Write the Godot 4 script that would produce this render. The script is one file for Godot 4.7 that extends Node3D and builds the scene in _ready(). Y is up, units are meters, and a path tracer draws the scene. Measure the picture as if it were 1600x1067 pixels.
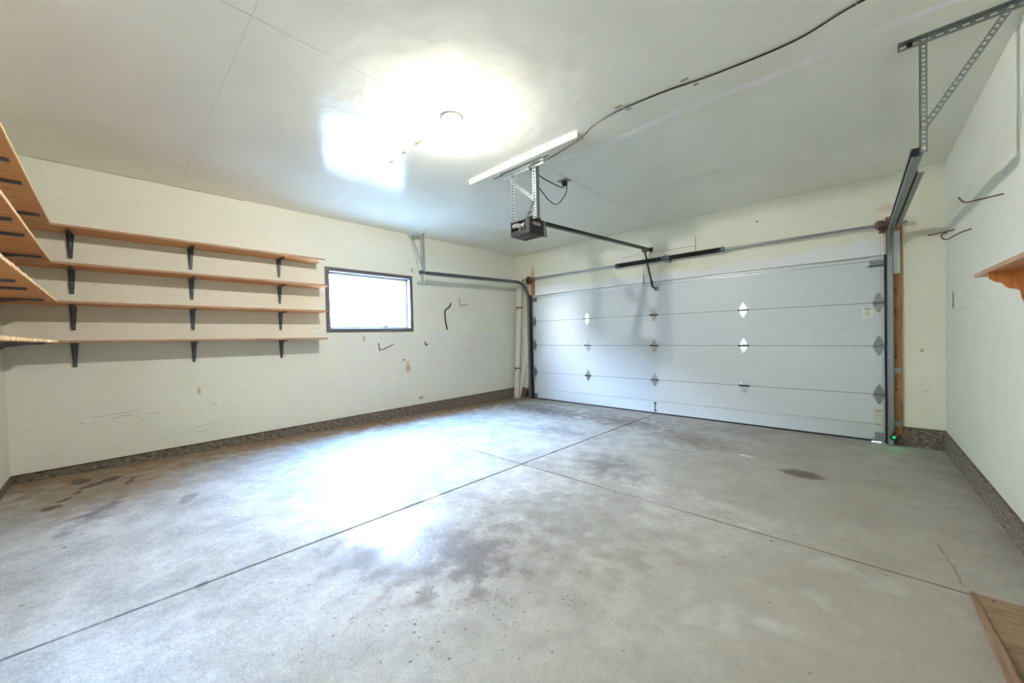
extends Node3D

# ---- the room, in metres: x along the garage door, y up, z from the garage door towards the back wall
const XL := -2.846
const XR := 2.8615
const H := 2.8457
const ZB := 6.2015
const SLOPE := 0.021
const DOOR_W := 2.44
const DOOR_H := 2.011

var rng := RandomNumberGenerator.new()
var used := {}
var M := {}


func _ready() -> void:
	rng.seed = 7
	make_camera()
	make_light()
	make_materials()
	make_floor()
	make_walls()
	make_ceiling()
	make_curbs()
	make_shell()
	make_added_back_door()
	make_window()
	make_garage_door()
	make_tracks()
	make_torsion()
	make_opener()
	make_lamp()
	make_cables()
	make_left_shelves()
	make_rear_shelves()
	make_right_shelf()
	make_floor_tray()
	make_corner_planks()
	make_hooks()
	make_sensors()


func make_camera() -> void:
	var cam := Camera3D.new()
	cam.name = "camera"
	cam.fov = rad_to_deg(2.0 * atan(533.5 / 581.5))
	cam.near = 0.03
	cam.far = 300.0
	cam.position = Vector3(2.2263, 1.2539, 5.6084)
	cam.basis = Basis.from_euler(Vector3(-0.0171, 0.7489, -0.0241))
	add_child(cam)
	cam.current = true


func make_light() -> void:
	var env := Environment.new()
	env.background_mode = Environment.BG_SKY
	var sky := Sky.new()
	var ps := ProceduralSkyMaterial.new()
	ps.sky_top_color = Color(0.52, 0.745, 1.0)
	ps.sky_horizon_color = Color(0.93, 0.965, 1.0)
	ps.ground_horizon_color = Color(0.80, 0.84, 0.86)
	ps.ground_bottom_color = Color(0.70, 0.72, 0.72)
	ps.sky_curve = 0.35
	ps.sun_angle_max = 1.0
	sky.sky_material = ps
	env.sky = sky
	env.background_energy_multiplier = 225.0
	env.tonemap_mode = Environment.TONE_MAPPER_LINEAR
	env.tonemap_exposure = 1.42
	env.sdfgi_enabled = true
	env.ssao_enabled = true
	env.ssil_enabled = true
	var we := WorldEnvironment.new()
	we.name = "world_environment"
	we.environment = env
	add_child(we)


# ------------------------------------------------------------------ helpers
func numbered(called: String) -> String:
	if not used.has(called):
		used[called] = 0
		return called
	used[called] += 1
	return "%s_%03d" % [called, used[called]]


func tag(o: Node3D, label: String, category := "", group := "", kind := "") -> Node3D:
	o.set_meta("label", label)
	if category:
		o.set_meta("category", category)
	if group:
		o.set_meta("group", group)
	if kind:
		o.set_meta("kind", kind)
	return o


func thing(called: String, at: Vector3, label: String, category: String, group := "", kind := "") -> Node3D:
	var o := Node3D.new()
	o.name = numbered(called)
	add_child(o)
	o.position = at
	tag(o, label, category, group, kind)
	return o


func surf() -> SurfaceTool:
	var st := SurfaceTool.new()
	st.begin(Mesh.PRIMITIVE_TRIANGLES)
	return st


# commits st as one mesh called «called»; world coordinates in st when the parent sits at «shift»
func obj(called: String, st: SurfaceTool, m: Material, parent: Node3D = null, shift := Vector3.ZERO) -> MeshInstance3D:
	var o := MeshInstance3D.new()
	o.mesh = st.commit()
	o.material_override = null
	o.mesh.surface_set_material(0, m)
	o.cast_shadow = GeometryInstance3D.SHADOW_CASTING_SETTING_ON
	if parent == null:
		o.name = numbered(called)
		add_child(o, true)
	else:
		var n := 0
		var final := called
		while parent.has_node(NodePath(final)):
			n += 1
			final = "%s_%03d" % [called, n]
		o.name = final
		parent.add_child(o, true)
	o.position = shift
	return o


func sub(called: String, parent: Node3D, at := Vector3.ZERO) -> Node3D:
	var o := Node3D.new()
	var n := 0
	var final := called
	while parent.has_node(NodePath(final)):
		n += 1
		final = "%s_%03d" % [called, n]
	o.name = final
	parent.add_child(o, true)
	o.position = at
	return o


# corners counter-clockwise seen from outside
func quad(st: SurfaceTool, a: Vector3, b: Vector3, c: Vector3, d: Vector3) -> void:
	tri(st, a, b, c)
	tri(st, a, c, d)


func tri(st: SurfaceTool, a: Vector3, b: Vector3, c: Vector3) -> void:
	var n := (b - a).cross(c - a)
	if n.length_squared() < 1e-18:
		return
	n = n.normalized()
	for p in [a, c, b]:
		st.set_normal(n)
		st.add_vertex(p)


# a box from a corner and three edges, made right-handed
func obox(st: SurfaceTool, o: Vector3, ex: Vector3, ey: Vector3, ez: Vector3) -> void:
	if ex.cross(ey).dot(ez) < 0.0:
		var t := ex
		ex = ey
		ey = t
	var a := o
	var b := o + ex
	var c := o + ex + ey
	var d := o + ey
	quad(st, a + ez, b + ez, c + ez, d + ez)
	quad(st, b, a, d, c)
	quad(st, a, b, b + ez, a + ez)
	quad(st, c, d, d + ez, c + ez)
	quad(st, b, c, c + ez, b + ez)
	quad(st, d, a, a + ez, d + ez)


func box(st: SurfaceTool, lo: Vector3, hi: Vector3) -> void:
	var s := hi - lo
	obox(st, lo, Vector3(s.x, 0, 0), Vector3(0, s.y, 0), Vector3(0, 0, s.z))


# a box with chamfered edges
func cbox(st: SurfaceTool, lo: Vector3, hi: Vector3, c := 0.003) -> void:
	c = minf(c, 0.49 * minf(hi.x - lo.x, minf(hi.y - lo.y, hi.z - lo.z)))
	var mid := (lo + hi) / 2.0
	var h := (hi - lo) / 2.0
	var at := func(sx: int, sy: int, sz: int, face: int) -> Vector3:
		var p := Vector3(sx * h.x, sy * h.y, sz * h.z)
		if face != 0: p.x -= sx * c
		if face != 1: p.y -= sy * c
		if face != 2: p.z -= sz * c
		return p + mid
	for f in 3:
		for s in [-1, 1]:
			var q := []
			for k in [[-1, -1], [1, -1], [1, 1], [-1, 1]]:
				var v := [0, 0, 0]
				v[f] = s
				v[(f + 1) % 3] = k[0]
				v[(f + 2) % 3] = k[1]
				q.append(at.call(v[0], v[1], v[2], f))
			out_quad(st, q, mid)
	for f in 3:
		var g := (f + 1) % 3
		var e := (f + 2) % 3
		for s in [-1, 1]:
			for t in [-1, 1]:
				var q := []
				for k in [[-1, f], [1, f], [1, g], [-1, g]]:
					var v := [0, 0, 0]
					v[f] = s
					v[g] = t
					v[e] = k[0]
					q.append(at.call(v[0], v[1], v[2], k[1]))
				out_quad(st, q, mid)
	for sx in [-1, 1]:
		for sy in [-1, 1]:
			for sz in [-1, 1]:
				var a: Vector3 = at.call(sx, sy, sz, 0)
				var b: Vector3 = at.call(sx, sy, sz, 1)
				var d: Vector3 = at.call(sx, sy, sz, 2)
				if (b - a).cross(d - a).dot(a - mid) < 0.0:
					tri(st, a, d, b)
				else:
					tri(st, a, b, d)


func out_quad(st: SurfaceTool, q: Array, mid: Vector3) -> void:
	var n: Vector3 = (q[1] - q[0]).cross(q[2] - q[0])
	if n.dot((q[0] + q[2]) / 2.0 - mid) < 0.0:
		quad(st, q[3], q[2], q[1], q[0])
	else:
		quad(st, q[0], q[1], q[2], q[3])


# a round tube along points
func tube(st: SurfaceTool, pts: Array, r: float, sides := 8, caps := true) -> void:
	var n := pts.size()
	var up := Vector3.UP
	var t0: Vector3 = (pts[1] - pts[0]).normalized()
	if absf(t0.dot(up)) > 0.9:
		up = Vector3.RIGHT
	var side := t0.cross(up).normalized()
	var rings := []
	for i in n:
		var t: Vector3
		if i == 0:
			t = t0
		elif i == n - 1:
			t = (pts[i] - pts[i - 1]).normalized()
		else:
			t = ((pts[i + 1] - pts[i]).normalized() + (pts[i] - pts[i - 1]).normalized()).normalized()
		side = (side - t * side.dot(t)).normalized()
		var w := t.cross(side)
		var ring := []
		for k in sides:
			var a := TAU * k / sides
			ring.append(side * cos(a) + w * sin(a))
		rings.append(ring)
	for i in n - 1:
		for k in sides:
			var l := (k + 1) % sides
			var na: Vector3 = rings[i][k]
			var nb: Vector3 = rings[i][l]
			var nc: Vector3 = rings[i + 1][l]
			var nd: Vector3 = rings[i + 1][k]
			for v in [[na, i], [nc, i + 1], [nb, i], [na, i], [nd, i + 1], [nc, i + 1]]:
				st.set_normal(v[0])
				st.add_vertex(pts[v[1]] + v[0] * r)
	if caps:
		for e in [0, n - 1]:
			for k in range(1, sides - 1):
				var a: Vector3 = pts[e] + rings[e][0] * r
				var b: Vector3 = pts[e] + rings[e][k] * r
				var c: Vector3 = pts[e] + rings[e][k + 1] * r
				if e == 0:
					tri(st, a, c, b)
				else:
					tri(st, a, b, c)


# a smooth curve through points
func smooth(pts: Array, steps := 6) -> Array:
	var out := []
	for i in pts.size() - 1:
		var p0: Vector3 = pts[maxi(i - 1, 0)]
		var p3: Vector3 = pts[mini(i + 2, pts.size() - 1)]
		for k in steps:
			out.append(pts[i].cubic_interpolate(pts[i + 1], p0, p3, float(k) / steps))
	out.append(pts[-1])
	return out


# a solid of revolution: profile of (radius, height) about an axis
func lathe(st: SurfaceTool, o: Vector3, axis: Vector3, prof: Array, sides := 24) -> void:
	var side := axis.cross(Vector3.UP if absf(axis.y) < 0.9 else Vector3.RIGHT).normalized()
	var w := axis.cross(side)
	for i in prof.size() - 1:
		var p: Vector2 = prof[i]
		var q: Vector2 = prof[i + 1]
		var d := q - p
		for k in sides:
			var a := TAU * k / sides
			var b := TAU * (k + 1) / sides
			var ra := side * cos(a) + w * sin(a)
			var rb := side * cos(b) + w * sin(b)
			var na := (ra * d.y - axis * d.x).normalized()
			var nb := (rb * d.y - axis * d.x).normalized()
			var v := [o + ra * p.x + axis * p.y, o + rb * p.x + axis * p.y, o + rb * q.x + axis * q.y, o + ra * q.x + axis * q.y]
			for e in [[0, na], [2, nb], [1, nb], [0, na], [3, na], [2, nb]]:
				st.set_normal(e[1])
				st.add_vertex(v[e[0]])


# a flat plate with a given outline (counter-clockwise in u, v), thickness along u x v
func plate(st: SurfaceTool, outline: Array, o: Vector3, u: Vector3, v: Vector3, t: float) -> void:
	var n := u.cross(v).normalized() * t
	var poly := PackedVector2Array(outline)
	if Geometry2D.is_polygon_clockwise(poly):
		poly.reverse()
	var idx := Geometry2D.triangulate_polygon(poly)
	for i in range(0, idx.size(), 3):
		var a := poly[idx[i]]
		var b := poly[idx[i + 1]]
		var c := poly[idx[i + 2]]
		if (b - a).cross(c - a) < 0.0:
			var s := b
			b = c
			c = s
		var pa := o + u * a.x + v * a.y
		var pb := o + u * b.x + v * b.y
		var pc := o + u * c.x + v * c.y
		tri(st, pa + n, pb + n, pc + n)
		tri(st, pa, pc, pb)
	for i in poly.size():
		var a := poly[i]
		var b := poly[(i + 1) % poly.size()]
		var pa := o + u * a.x + v * a.y
		var pb := o + u * b.x + v * b.y
		quad(st, pa, pb, pb + n, pa + n)


# a perforated steel flange from a to b, reaching w along the direction d, thickness along n
func flange(st: SurfaceTool, a: Vector3, b: Vector3, d: Vector3, w: float, n: Vector3, pitch := 0.032, hole := 0.45) -> void:
	var t := n * 0.0022
	var l := b - a
	obox(st, a, l, d * w * (1.0 - hole) / 2.0, t)
	obox(st, a + d * w * (1.0 + hole) / 2.0, l, d * w * (1.0 - hole) / 2.0, t)
	var k := int(l.length() / pitch)
	if k < 1:
		return
	var dir := l.normalized()
	var p := l.length() / k
	var bridge := p * 0.45
	for i in k + 1:
		var s := clampf(i * p - bridge / 2.0, 0.0, l.length())
		var e := clampf(i * p + bridge / 2.0, 0.0, l.length())
		obox(st, a + dir * s + d * w * (1.0 - hole) / 2.0, dir * (e - s), d * w * hole, t)


func angle_iron(st: SurfaceTool, a: Vector3, b: Vector3, d1: Vector3, w1: float, d2: Vector3, w2: float, pitch := 0.032, hole := 0.4) -> void:
	flange(st, a, b, d1, w1, d2, pitch, hole)
	flange(st, a, b, d2, w2, d1, pitch, 0.12)


# sweeps an open profile (points in side, up) of a thin sheet along a path in the plane across «side»
func sheet_sweep(st: SurfaceTool, path: Array, side: Vector3, prof: Array, t: float) -> void:
	var frames := []
	for i in path.size():
		var d: Vector3
		if i == 0:
			d = path[1] - path[0]
		elif i == path.size() - 1:
			d = path[i] - path[i - 1]
		else:
			d = path[i + 1] - path[i - 1]
		d = d.normalized()
		frames.append([path[i], side.cross(d).normalized()])
	for i in path.size() - 1:
		for k in prof.size() - 1:
			var p: Vector2 = prof[k]
			var q: Vector2 = prof[k + 1]
			var nn := Vector2(-(q - p).y, (q - p).x).normalized() * t
			var f = frames[i]
			var g = frames[i + 1]
			var v := []
			for fr in [f, g]:
				for c in [p, q, q + nn, p + nn]:
					v.append(fr[0] + side * c.x + fr[1] * c.y)
			var mid := Vector3.ZERO
			for x in v:
				mid += x / 8.0
			for fc in [[0, 1, 5, 4], [2, 3, 7, 6], [1, 2, 6, 5], [3, 0, 4, 7]]:
				out_quad(st, [v[fc[0]], v[fc[1]], v[fc[2]], v[fc[3]]], mid)
			if i == 0:
				out_quad(st, [v[0], v[1], v[2], v[3]], mid)
			if i == path.size() - 2:
				out_quad(st, [v[4], v[5], v[6], v[7]], mid)


# ------------------------------------------------------------------ computed textures
func noise_bytes(w: int, h: int, freq: float, sd: int, oct := 4) -> PackedByteArray:
	var n := FastNoiseLite.new()
	n.noise_type = FastNoiseLite.TYPE_SIMPLEX_SMOOTH
	n.seed = sd
	n.frequency = freq
	n.fractal_octaves = oct
	var im := n.get_image(w, h, false, false, true)
	im.convert(Image.FORMAT_L8)
	return im.get_data()


# an sRGB picture in bytes that marks are blended into; w x h pixels for a surface of sw x sh metres
class Paint:
	var w: int
	var h: int
	var px: float
	var py: float
	var buf: PackedByteArray
	var nz: PackedByteArray
	func blob(cx: float, cy: float, rx: float, ry: float, rot: float, col: Color, alpha: float, soft := 0.6, rough := 0.8) -> void:
		var r := maxf(rx, ry) * 1.5
		var x0 := maxi(0, int((cx - r) * px))
		var x1 := mini(w - 1, int((cx + r) * px))
		var y0 := maxi(0, int((cy - r) * py))
		var y1 := mini(h - 1, int((cy + r) * py))
		var cs := cos(rot)
		var sn := sin(rot)
		var cr := col.r * 255.0
		var cg := col.g * 255.0
		var cb := col.b * 255.0
		for y in range(y0, y1 + 1):
			var dy := y / py - cy
			for x in range(x0, x1 + 1):
				var dx := x / px - cx
				var u := (dx * cs + dy * sn) / rx
				var v := (-dx * sn + dy * cs) / ry
				var i := y * w + x
				var d := sqrt(u * u + v * v) + (nz[i] / 255.0 - 0.5) * rough
				if d >= 1.0:
					continue
				var a := minf(1.0, (1.0 - d) / soft) * alpha
				i *= 3
				buf[i] = int(buf[i] + (cr - buf[i]) * a)
				buf[i + 1] = int(buf[i + 1] + (cg - buf[i + 1]) * a)
				buf[i + 2] = int(buf[i + 2] + (cb - buf[i + 2]) * a)
	func stroke(ax: float, ay: float, bx: float, by: float, wd: float, col: Color, alpha: float, wobble := 0.01, seed_ := 1) -> void:
		var l := Vector2(bx - ax, by - ay).length()
		var n := int(l / (wd * 0.6)) + 2
		var r := RandomNumberGenerator.new()
		r.seed = seed_
		var off := 0.0
		var nx := -(by - ay) / l
		var ny := (bx - ax) / l
		for k in n:
			var t := float(k) / (n - 1)
			off = clampf(off + r.randf_range(-1, 1) * wd * 0.5, -wobble, wobble)
			blob(ax + (bx - ax) * t + nx * off, ay + (by - ay) * t + ny * off, wd, wd, 0.0, col, alpha, 0.8, 0.6)
	func texture() -> ImageTexture:
		var im := Image.create_from_data(w, h, false, Image.FORMAT_RGB8, buf)
		im.generate_mipmaps()
		return ImageTexture.create_from_image(im)


func paint(w: int, h: int, sw: float, sh: float, base: Color, amp: float, tint: Color, tint_amp: float, sd: int) -> Paint:
	var p := Paint.new()
	p.w = w
	p.h = h
	p.px = w / sw
	p.py = h / sh
	var a := noise_bytes(w, h, 1.3 / p.px, sd, 5)
	var b := noise_bytes(w, h, 18.0 / p.px, sd + 1, 3)
	p.nz = noise_bytes(w, h, 6.0 / p.px, sd + 2, 5)
	p.buf = PackedByteArray()
	p.buf.resize(w * h * 3)
	var br := base.r * 255.0
	var bg := base.g * 255.0
	var bb := base.b * 255.0
	var tr := (tint.r - base.r) * tint_amp
	var tg := (tint.g - base.g) * tint_amp
	var tb := (tint.b - base.b) * tint_amp
	for i in w * h:
		var t := float(a[i])
		var f := 1.0 + (b[i] - 127.0) * amp * 0.0039
		p.buf[i * 3] = clampi(int((br + tr * t) * f), 0, 255)
		p.buf[i * 3 + 1] = clampi(int((bg + tg * t) * f), 0, 255)
		p.buf[i * 3 + 2] = clampi(int((bb + tb * t) * f), 0, 255)
	return p


func noise_tex(sd: int, freq: float, cols: Array, oct := 4, size := 512, bump := false) -> NoiseTexture2D:
	var n := FastNoiseLite.new()
	n.noise_type = FastNoiseLite.TYPE_SIMPLEX_SMOOTH
	n.seed = sd
	n.frequency = freq
	n.fractal_octaves = oct
	var t := NoiseTexture2D.new()
	t.width = size
	t.height = size
	t.seamless = true
	t.noise = n
	t.generate_mipmaps = false
	if bump:
		t.as_normal_map = true
		t.bump_strength = 3.0
	if cols.size():
		var g := Gradient.new()
		var offs := PackedFloat32Array()
		var cc := PackedColorArray()
		for i in cols.size():
			offs.append(float(i) / (cols.size() - 1))
			cc.append(cols[i])
		g.offsets = offs
		g.colors = cc
		t.color_ramp = g
	return t


func mat(called: String, col: Color, rough: float, metal := 0.0, spec := 0.5) -> StandardMaterial3D:
	var m := StandardMaterial3D.new()
	m.resource_name = called
	m.albedo_color = col
	m.roughness = rough
	m.metallic = metal
	m.metallic_specular = spec
	M[called] = m
	return m


func grainy(called: String, t: Texture2D, rough: float, scale: Vector3, metal := 0.0, height := 0.0) -> StandardMaterial3D:
	var m := mat(called, Color.WHITE, rough, metal)
	m.albedo_texture = t
	m.uv1_triplanar = true
	m.uv1_scale = scale
	if height > 0.0:
		m.heightmap_enabled = true
		m.heightmap_texture = t
		m.heightmap_scale = height
	return m


func make_materials() -> void:
	var wood := noise_tex(3, 0.012, [Color(0.60, 0.40, 0.22), Color(0.76, 0.54, 0.32), Color(0.85, 0.63, 0.40), Color(0.79, 0.56, 0.34), Color(0.89, 0.70, 0.48)], 6)
	grainy("wood_z", wood, 0.6, Vector3(5, 5, 0.45))
	grainy("wood_x", wood, 0.6, Vector3(0.45, 5, 5))
	var wood2 := noise_tex(9, 0.012, [Color(0.55, 0.36, 0.19), Color(0.70, 0.48, 0.28), Color(0.81, 0.58, 0.36), Color(0.73, 0.51, 0.30)], 6)
	grainy("wood_dark_z", wood2, 0.6, Vector3(5, 5, 0.45))
	var cut := noise_tex(12, 0.03, [Color(0.72, 0.57, 0.40), Color(0.88, 0.76, 0.58), Color(0.93, 0.84, 0.68)], 5)
	grainy("wood_cut", cut, 0.7, Vector3(3, 3, 3))
	var pine := noise_tex(14, 0.012, [Color(0.54, 0.29, 0.12), Color(0.67, 0.39, 0.18), Color(0.73, 0.45, 0.22), Color(0.63, 0.35, 0.15)], 5)
	grainy("pine_orange", pine, 0.35, Vector3(4, 0.6, 4))
	var jamb := noise_tex(15, 0.012, [Color(0.42, 0.26, 0.14), Color(0.56, 0.37, 0.21), Color(0.64, 0.43, 0.26), Color(0.53, 0.34, 0.19)], 5)
	grainy("jamb_wood", jamb, 0.6, Vector3(7, 0.5, 7))
	var pink := noise_tex(17, 0.012, [Color(0.50, 0.37, 0.28), Color(0.63, 0.48, 0.38), Color(0.70, 0.55, 0.44)], 5)
	grainy("edge_wood", pink, 0.55, Vector3(5, 5, 0.5))
	grainy("tray_edge", noise_tex(18, 0.012, [Color(0.40, 0.29, 0.21), Color(0.53, 0.41, 0.31), Color(0.59, 0.46, 0.36)], 5), 0.55, Vector3(5, 5, 0.5))
	var ply := noise_tex(19, 0.010, [Color(0.40, 0.31, 0.21), Color(0.50, 0.395, 0.28), Color(0.55, 0.44, 0.32), Color(0.48, 0.375, 0.26)], 6)
	grainy("plywood", ply, 0.55, Vector3(1.2, 4, 4))
	var conc := noise_tex(21, 0.03, [Color(0.20, 0.17, 0.15), Color(0.38, 0.34, 0.30), Color(0.47, 0.43, 0.38), Color(0.66, 0.62, 0.57)], 6)
	grainy("curb", conc, 0.9, Vector3(1.1, 2.2, 1.1), 0.0, 1.2)
	var galv := noise_tex(23, 0.05, [Color(0.47, 0.50, 0.51), Color(0.57, 0.60, 0.61), Color(0.66, 0.68, 0.69)], 2)
	grainy("galvanised", galv, 0.38, Vector3(4, 4, 4), 0.85)
	grainy("galvanised_bright", noise_tex(24, 0.05, [Color(0.78, 0.82, 0.82), Color(0.86, 0.89, 0.89)], 2), 0.5, Vector3(4, 4, 4), 0.35)
	grainy("rusty", noise_tex(25, 0.03, [Color(0.27, 0.20, 0.16), Color(0.40, 0.30, 0.24), Color(0.50, 0.40, 0.33)], 4), 0.6, Vector3(6, 6, 6), 0.4)
	mat("bracket_metal", Color(0.36, 0.39, 0.43), 0.4, 0.2)
	mat("black_plastic", Color(0.025, 0.025, 0.03), 0.4)
	mat("black_metal", Color(0.06, 0.06, 0.06), 0.35, 0.3)
	mat("dark_rail", Color(0.16, 0.17, 0.19), 0.35, 0.7)
	mat("housing", Color(0.11, 0.10, 0.11), 0.45)
	mat("housing_grey", Color(0.42, 0.41, 0.40), 0.6)
	mat("chrome", Color(0.45, 0.46, 0.47), 0.4, 0.5)
	mat("hinge_steel", Color(0.80, 0.82, 0.83), 0.22, 0.9)
	mat("bolt_dark", Color(0.12, 0.12, 0.12), 0.4, 0.6)
	mat("white_board", Color(0.90, 0.90, 0.84), 0.5)
	mat("white_trim", Color(0.86, 0.86, 0.83), 0.45)
	mat("strap", Color(0.30, 0.17, 0.15), 0.6)
	mat("porcelain", Color(0.92, 0.91, 0.88), 0.2)
	mat("window_casing", Color(0.36, 0.335, 0.35), 0.45)
	mat("sash", Color(0.82, 0.84, 0.88), 0.35)
	mat("rubber", Color(0.05, 0.05, 0.055), 0.7)
	mat("cord_black", Color(0.03, 0.03, 0.03), 0.45)
	mat("wire_tan", Color(0.62, 0.50, 0.36), 0.6)
	mat("outlet_plate", Color(0.62, 0.58, 0.46), 0.5)
	mat("tape_plaster", Color(0.97, 0.975, 0.985), 0.5)
	mat("circuit_green", Color(0.10, 0.22, 0.15), 0.4)
	mat("paper", Color(0.87, 0.86, 0.82), 0.6)
	mat("wall_cream", Color(0.855, 0.85, 0.795), 0.55)
	mat("neighbour_siding", Color(0.62, 0.61, 0.58), 0.8)
	mat("ground_pale", Color(0.92, 0.92, 0.90), 0.9)
	mat("tan_paper", Color(0.66, 0.63, 0.56), 0.8)
	mat("crack_dark", Color(0.10, 0.09, 0.08), 0.9)
	var sheer := mat("sheer", Color(0.9, 0.9, 0.88, 0.945), 0.02)  # opacity sets how much fill daylight the added back door lets in
	sheer.transparency = BaseMaterial3D.TRANSPARENCY_ALPHA
	var glass := mat("glass", Color(1, 1, 1, 0.04), 0.02)
	glass.transparency = BaseMaterial3D.TRANSPARENCY_ALPHA
	var bulb := mat("bulb_glow", Color(1, 0.97, 0.9), 0.3)
	bulb.emission_enabled = true
	bulb.emission = Color(1.0, 0.99, 0.95)
	bulb.emission_energy_multiplier = 6.0
	var led := mat("led_green", Color(0.1, 0.8, 0.4), 0.3)
	led.emission_enabled = true
	led.emission = Color(0.1, 1.0, 0.45)
	led.emission_energy_multiplier = 3.0


# ------------------------------------------------------------------ floor
func floor_y(z: float) -> float:
	return SLOPE * z


func make_floor() -> void:
	var sw := XR - XL
	var p := paint(1600, 1740, sw, ZB, Color(0.575, 0.555, 0.525), 0.13, Color(0.68, 0.668, 0.645), 1.0, 101)
	var fine := noise_bytes(p.w, p.h, 75.0 / p.px, 160, 2)
	var mid := noise_bytes(p.w, p.h, 4.0 / p.px, 161, 5)
	for i in p.w * p.h:
		var f := 1.0 + (fine[i] - 127) * 0.0010 + (mid[i] - 127) * 0.0008
		p.buf[i * 3] = clampi(int(p.buf[i * 3] * f), 0, 255)
		p.buf[i * 3 + 1] = clampi(int(p.buf[i * 3 + 1] * f), 0, 255)
		p.buf[i * 3 + 2] = clampi(int(p.buf[i * 3 + 2] * f), 0, 255)
	var B := func(x: float, z: float, rx: float, rz: float, rot: float, col: Color, al: float, soft := 0.6, rough := 0.9) -> void:
		p.blob(x - XL, z, rx, rz, rot, col, al, soft, rough)
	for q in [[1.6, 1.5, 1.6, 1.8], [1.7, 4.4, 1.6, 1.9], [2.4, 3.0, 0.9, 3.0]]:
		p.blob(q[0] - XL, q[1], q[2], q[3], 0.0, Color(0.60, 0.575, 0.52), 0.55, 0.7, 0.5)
	var oil := Color(0.27, 0.24, 0.22)
	var brown := Color(0.50, 0.385, 0.265)
	var pale := Color(0.86, 0.87, 0.87)
	# dirt by the left wall and back corner, with shade under the window painted in
	for k in 12:
		B.call(XL + 0.08, 0.3 + k * 0.52, 0.52, 0.6, 0.0, brown, 0.8, 0.9, 0.9)
	B.call(-2.2, 5.6, 0.8, 0.6, 0.0, brown, 0.6, 0.9, 0.9)
	# tyre-darkened ground near the garage door and the middle
	B.call(-1.6, 0.85, 1.1, 0.42, 0.1, Color(0.33, 0.30, 0.285), 0.75, 0.9, 1.0)
	B.call(-0.3, 0.8, 0.9, 0.40, 0.0, Color(0.34, 0.305, 0.28), 0.65, 0.9, 1.0)
	B.call(0.55, 2.6, 0.42, 0.34, 0.5, Color(0.34, 0.32, 0.31), 0.55, 0.9, 1.1)
	B.call(0.85, 1.2, 0.55, 0.40, 0.2, Color(0.43, 0.365, 0.315), 0.6, 0.9, 1.0)
	B.call(-0.5, 1.8, 0.5, 0.25, 0.0, Color(0.37, 0.34, 0.33), 0.4, 0.9, 1.1)
	B.call(1.87, 1.71, 0.17, 0.13, 0.3, Color(0.34, 0.28, 0.26), 0.75, 0.35, 0.5)
	B.call(1.9, 1.72, 0.09, 0.06, 0.3, Color(0.30, 0.24, 0.22), 0.5, 0.6, 0.6)
	# the oily patch in front of the camera
	B.call(0.48, 4.42, 0.52, 0.40, -0.4, Color(0.36, 0.33, 0.31), 0.62, 0.8, 1.2)
	B.call(0.40, 4.62, 0.34, 0.22, -0.4, oil, 0.5, 0.8, 1.3)
	B.call(0.72, 4.35, 0.3, 0.22, 0.2, oil, 0.55, 0.8, 1.4)
	B.call(0.9, 3.6, 0.6, 0.55, 0.3, Color(0.47, 0.45, 0.43), 0.5, 0.9, 1.1)
	B.call(0.75, 4.2, 0.85, 0.62, -0.3, Color(0.44, 0.405, 0.375), 0.45, 0.9, 1.2)
	B.call(0.35, 4.75, 0.5, 0.25, -0.3, Color(0.40, 0.37, 0.345), 0.3, 0.9, 1.2)
	# spots by the back corner
	for s in [[-2.55, 5.80, 0.10, 0.03], [-2.35, 5.72, 0.13, 0.025], [-2.42, 5.62, 0.10, 0.03], [-2.2, 5.55, 0.12, 0.02], [-2.1, 5.85, 0.14, 0.02], [-1.9, 5.93, 0.08, 0.02]]:
		B.call(s[0], s[1], s[2], s[3] * 1.8, 0.5, Color(0.27, 0.21, 0.16), 0.8, 0.4, 2.2)
	B.call(-1.55, 5.72, 0.32, 0.10, 0.4, Color(0.38, 0.36, 0.35), 0.7, 0.8, 1.3)
	B.call(-1.40, 5.25, 0.12, 0.06, 0.5, Color(0.45, 0.43, 0.41), 0.7, 0.4, 0.6)
	B.call(-0.05, 5.35, 0.045, 0.03, 0.5, Color(0.45, 0.43, 0.41), 0.7, 0.4, 0.6)
	# pale salts, then window glow and sheen put into the colour
	B.call(1.78, 3.98, 0.22, 0.07, -0.6, pale, 0.22, 0.9, 1.9)
	B.call(1.96, 3.86, 0.2, 0.06, -0.2, pale, 0.2, 0.9, 1.9)
	B.call(2.1, 3.55, 0.14, 0.06, 0.8, pale, 0.18, 0.9, 1.9)
	B.call(1.42, 1.46, 0.08, 0.035, 0.4, pale, 0.8, 0.5, 1.2)
	B.call(2.2, 3.2, 0.34, 0.10, 0.25, pale, 0.2, 0.9, 1.9)
	B.call(1.6, 2.85, 0.34, 0.11, 0.3, pale, 0.25, 0.9, 1.9)
	B.call(0.12, 4.73, 0.045, 0.025, 0.4, Color(0.86, 0.88, 0.9), 0.7, 0.5, 1.5)
	B.call(-0.05, 4.05, 0.12, 0.08, 0.2, Color(0.88, 0.9, 0.92), 0.7, 0.6, 1.3)  # sealer film, window sheen painted into its bluish white
	B.call(0.10, 4.30, 0.40, 0.18, -0.5, Color(0.82, 0.84, 0.87), 0.5, 0.7, 1.4)  # same film, reflection of the window put into the colour
	B.call(-1.4, 3.9, 0.8, 0.9, 0.0, Color(0.84, 0.84, 0.84), 0.35, 0.9, 0.9)  # pool of window daylight painted into the concrete
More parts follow.
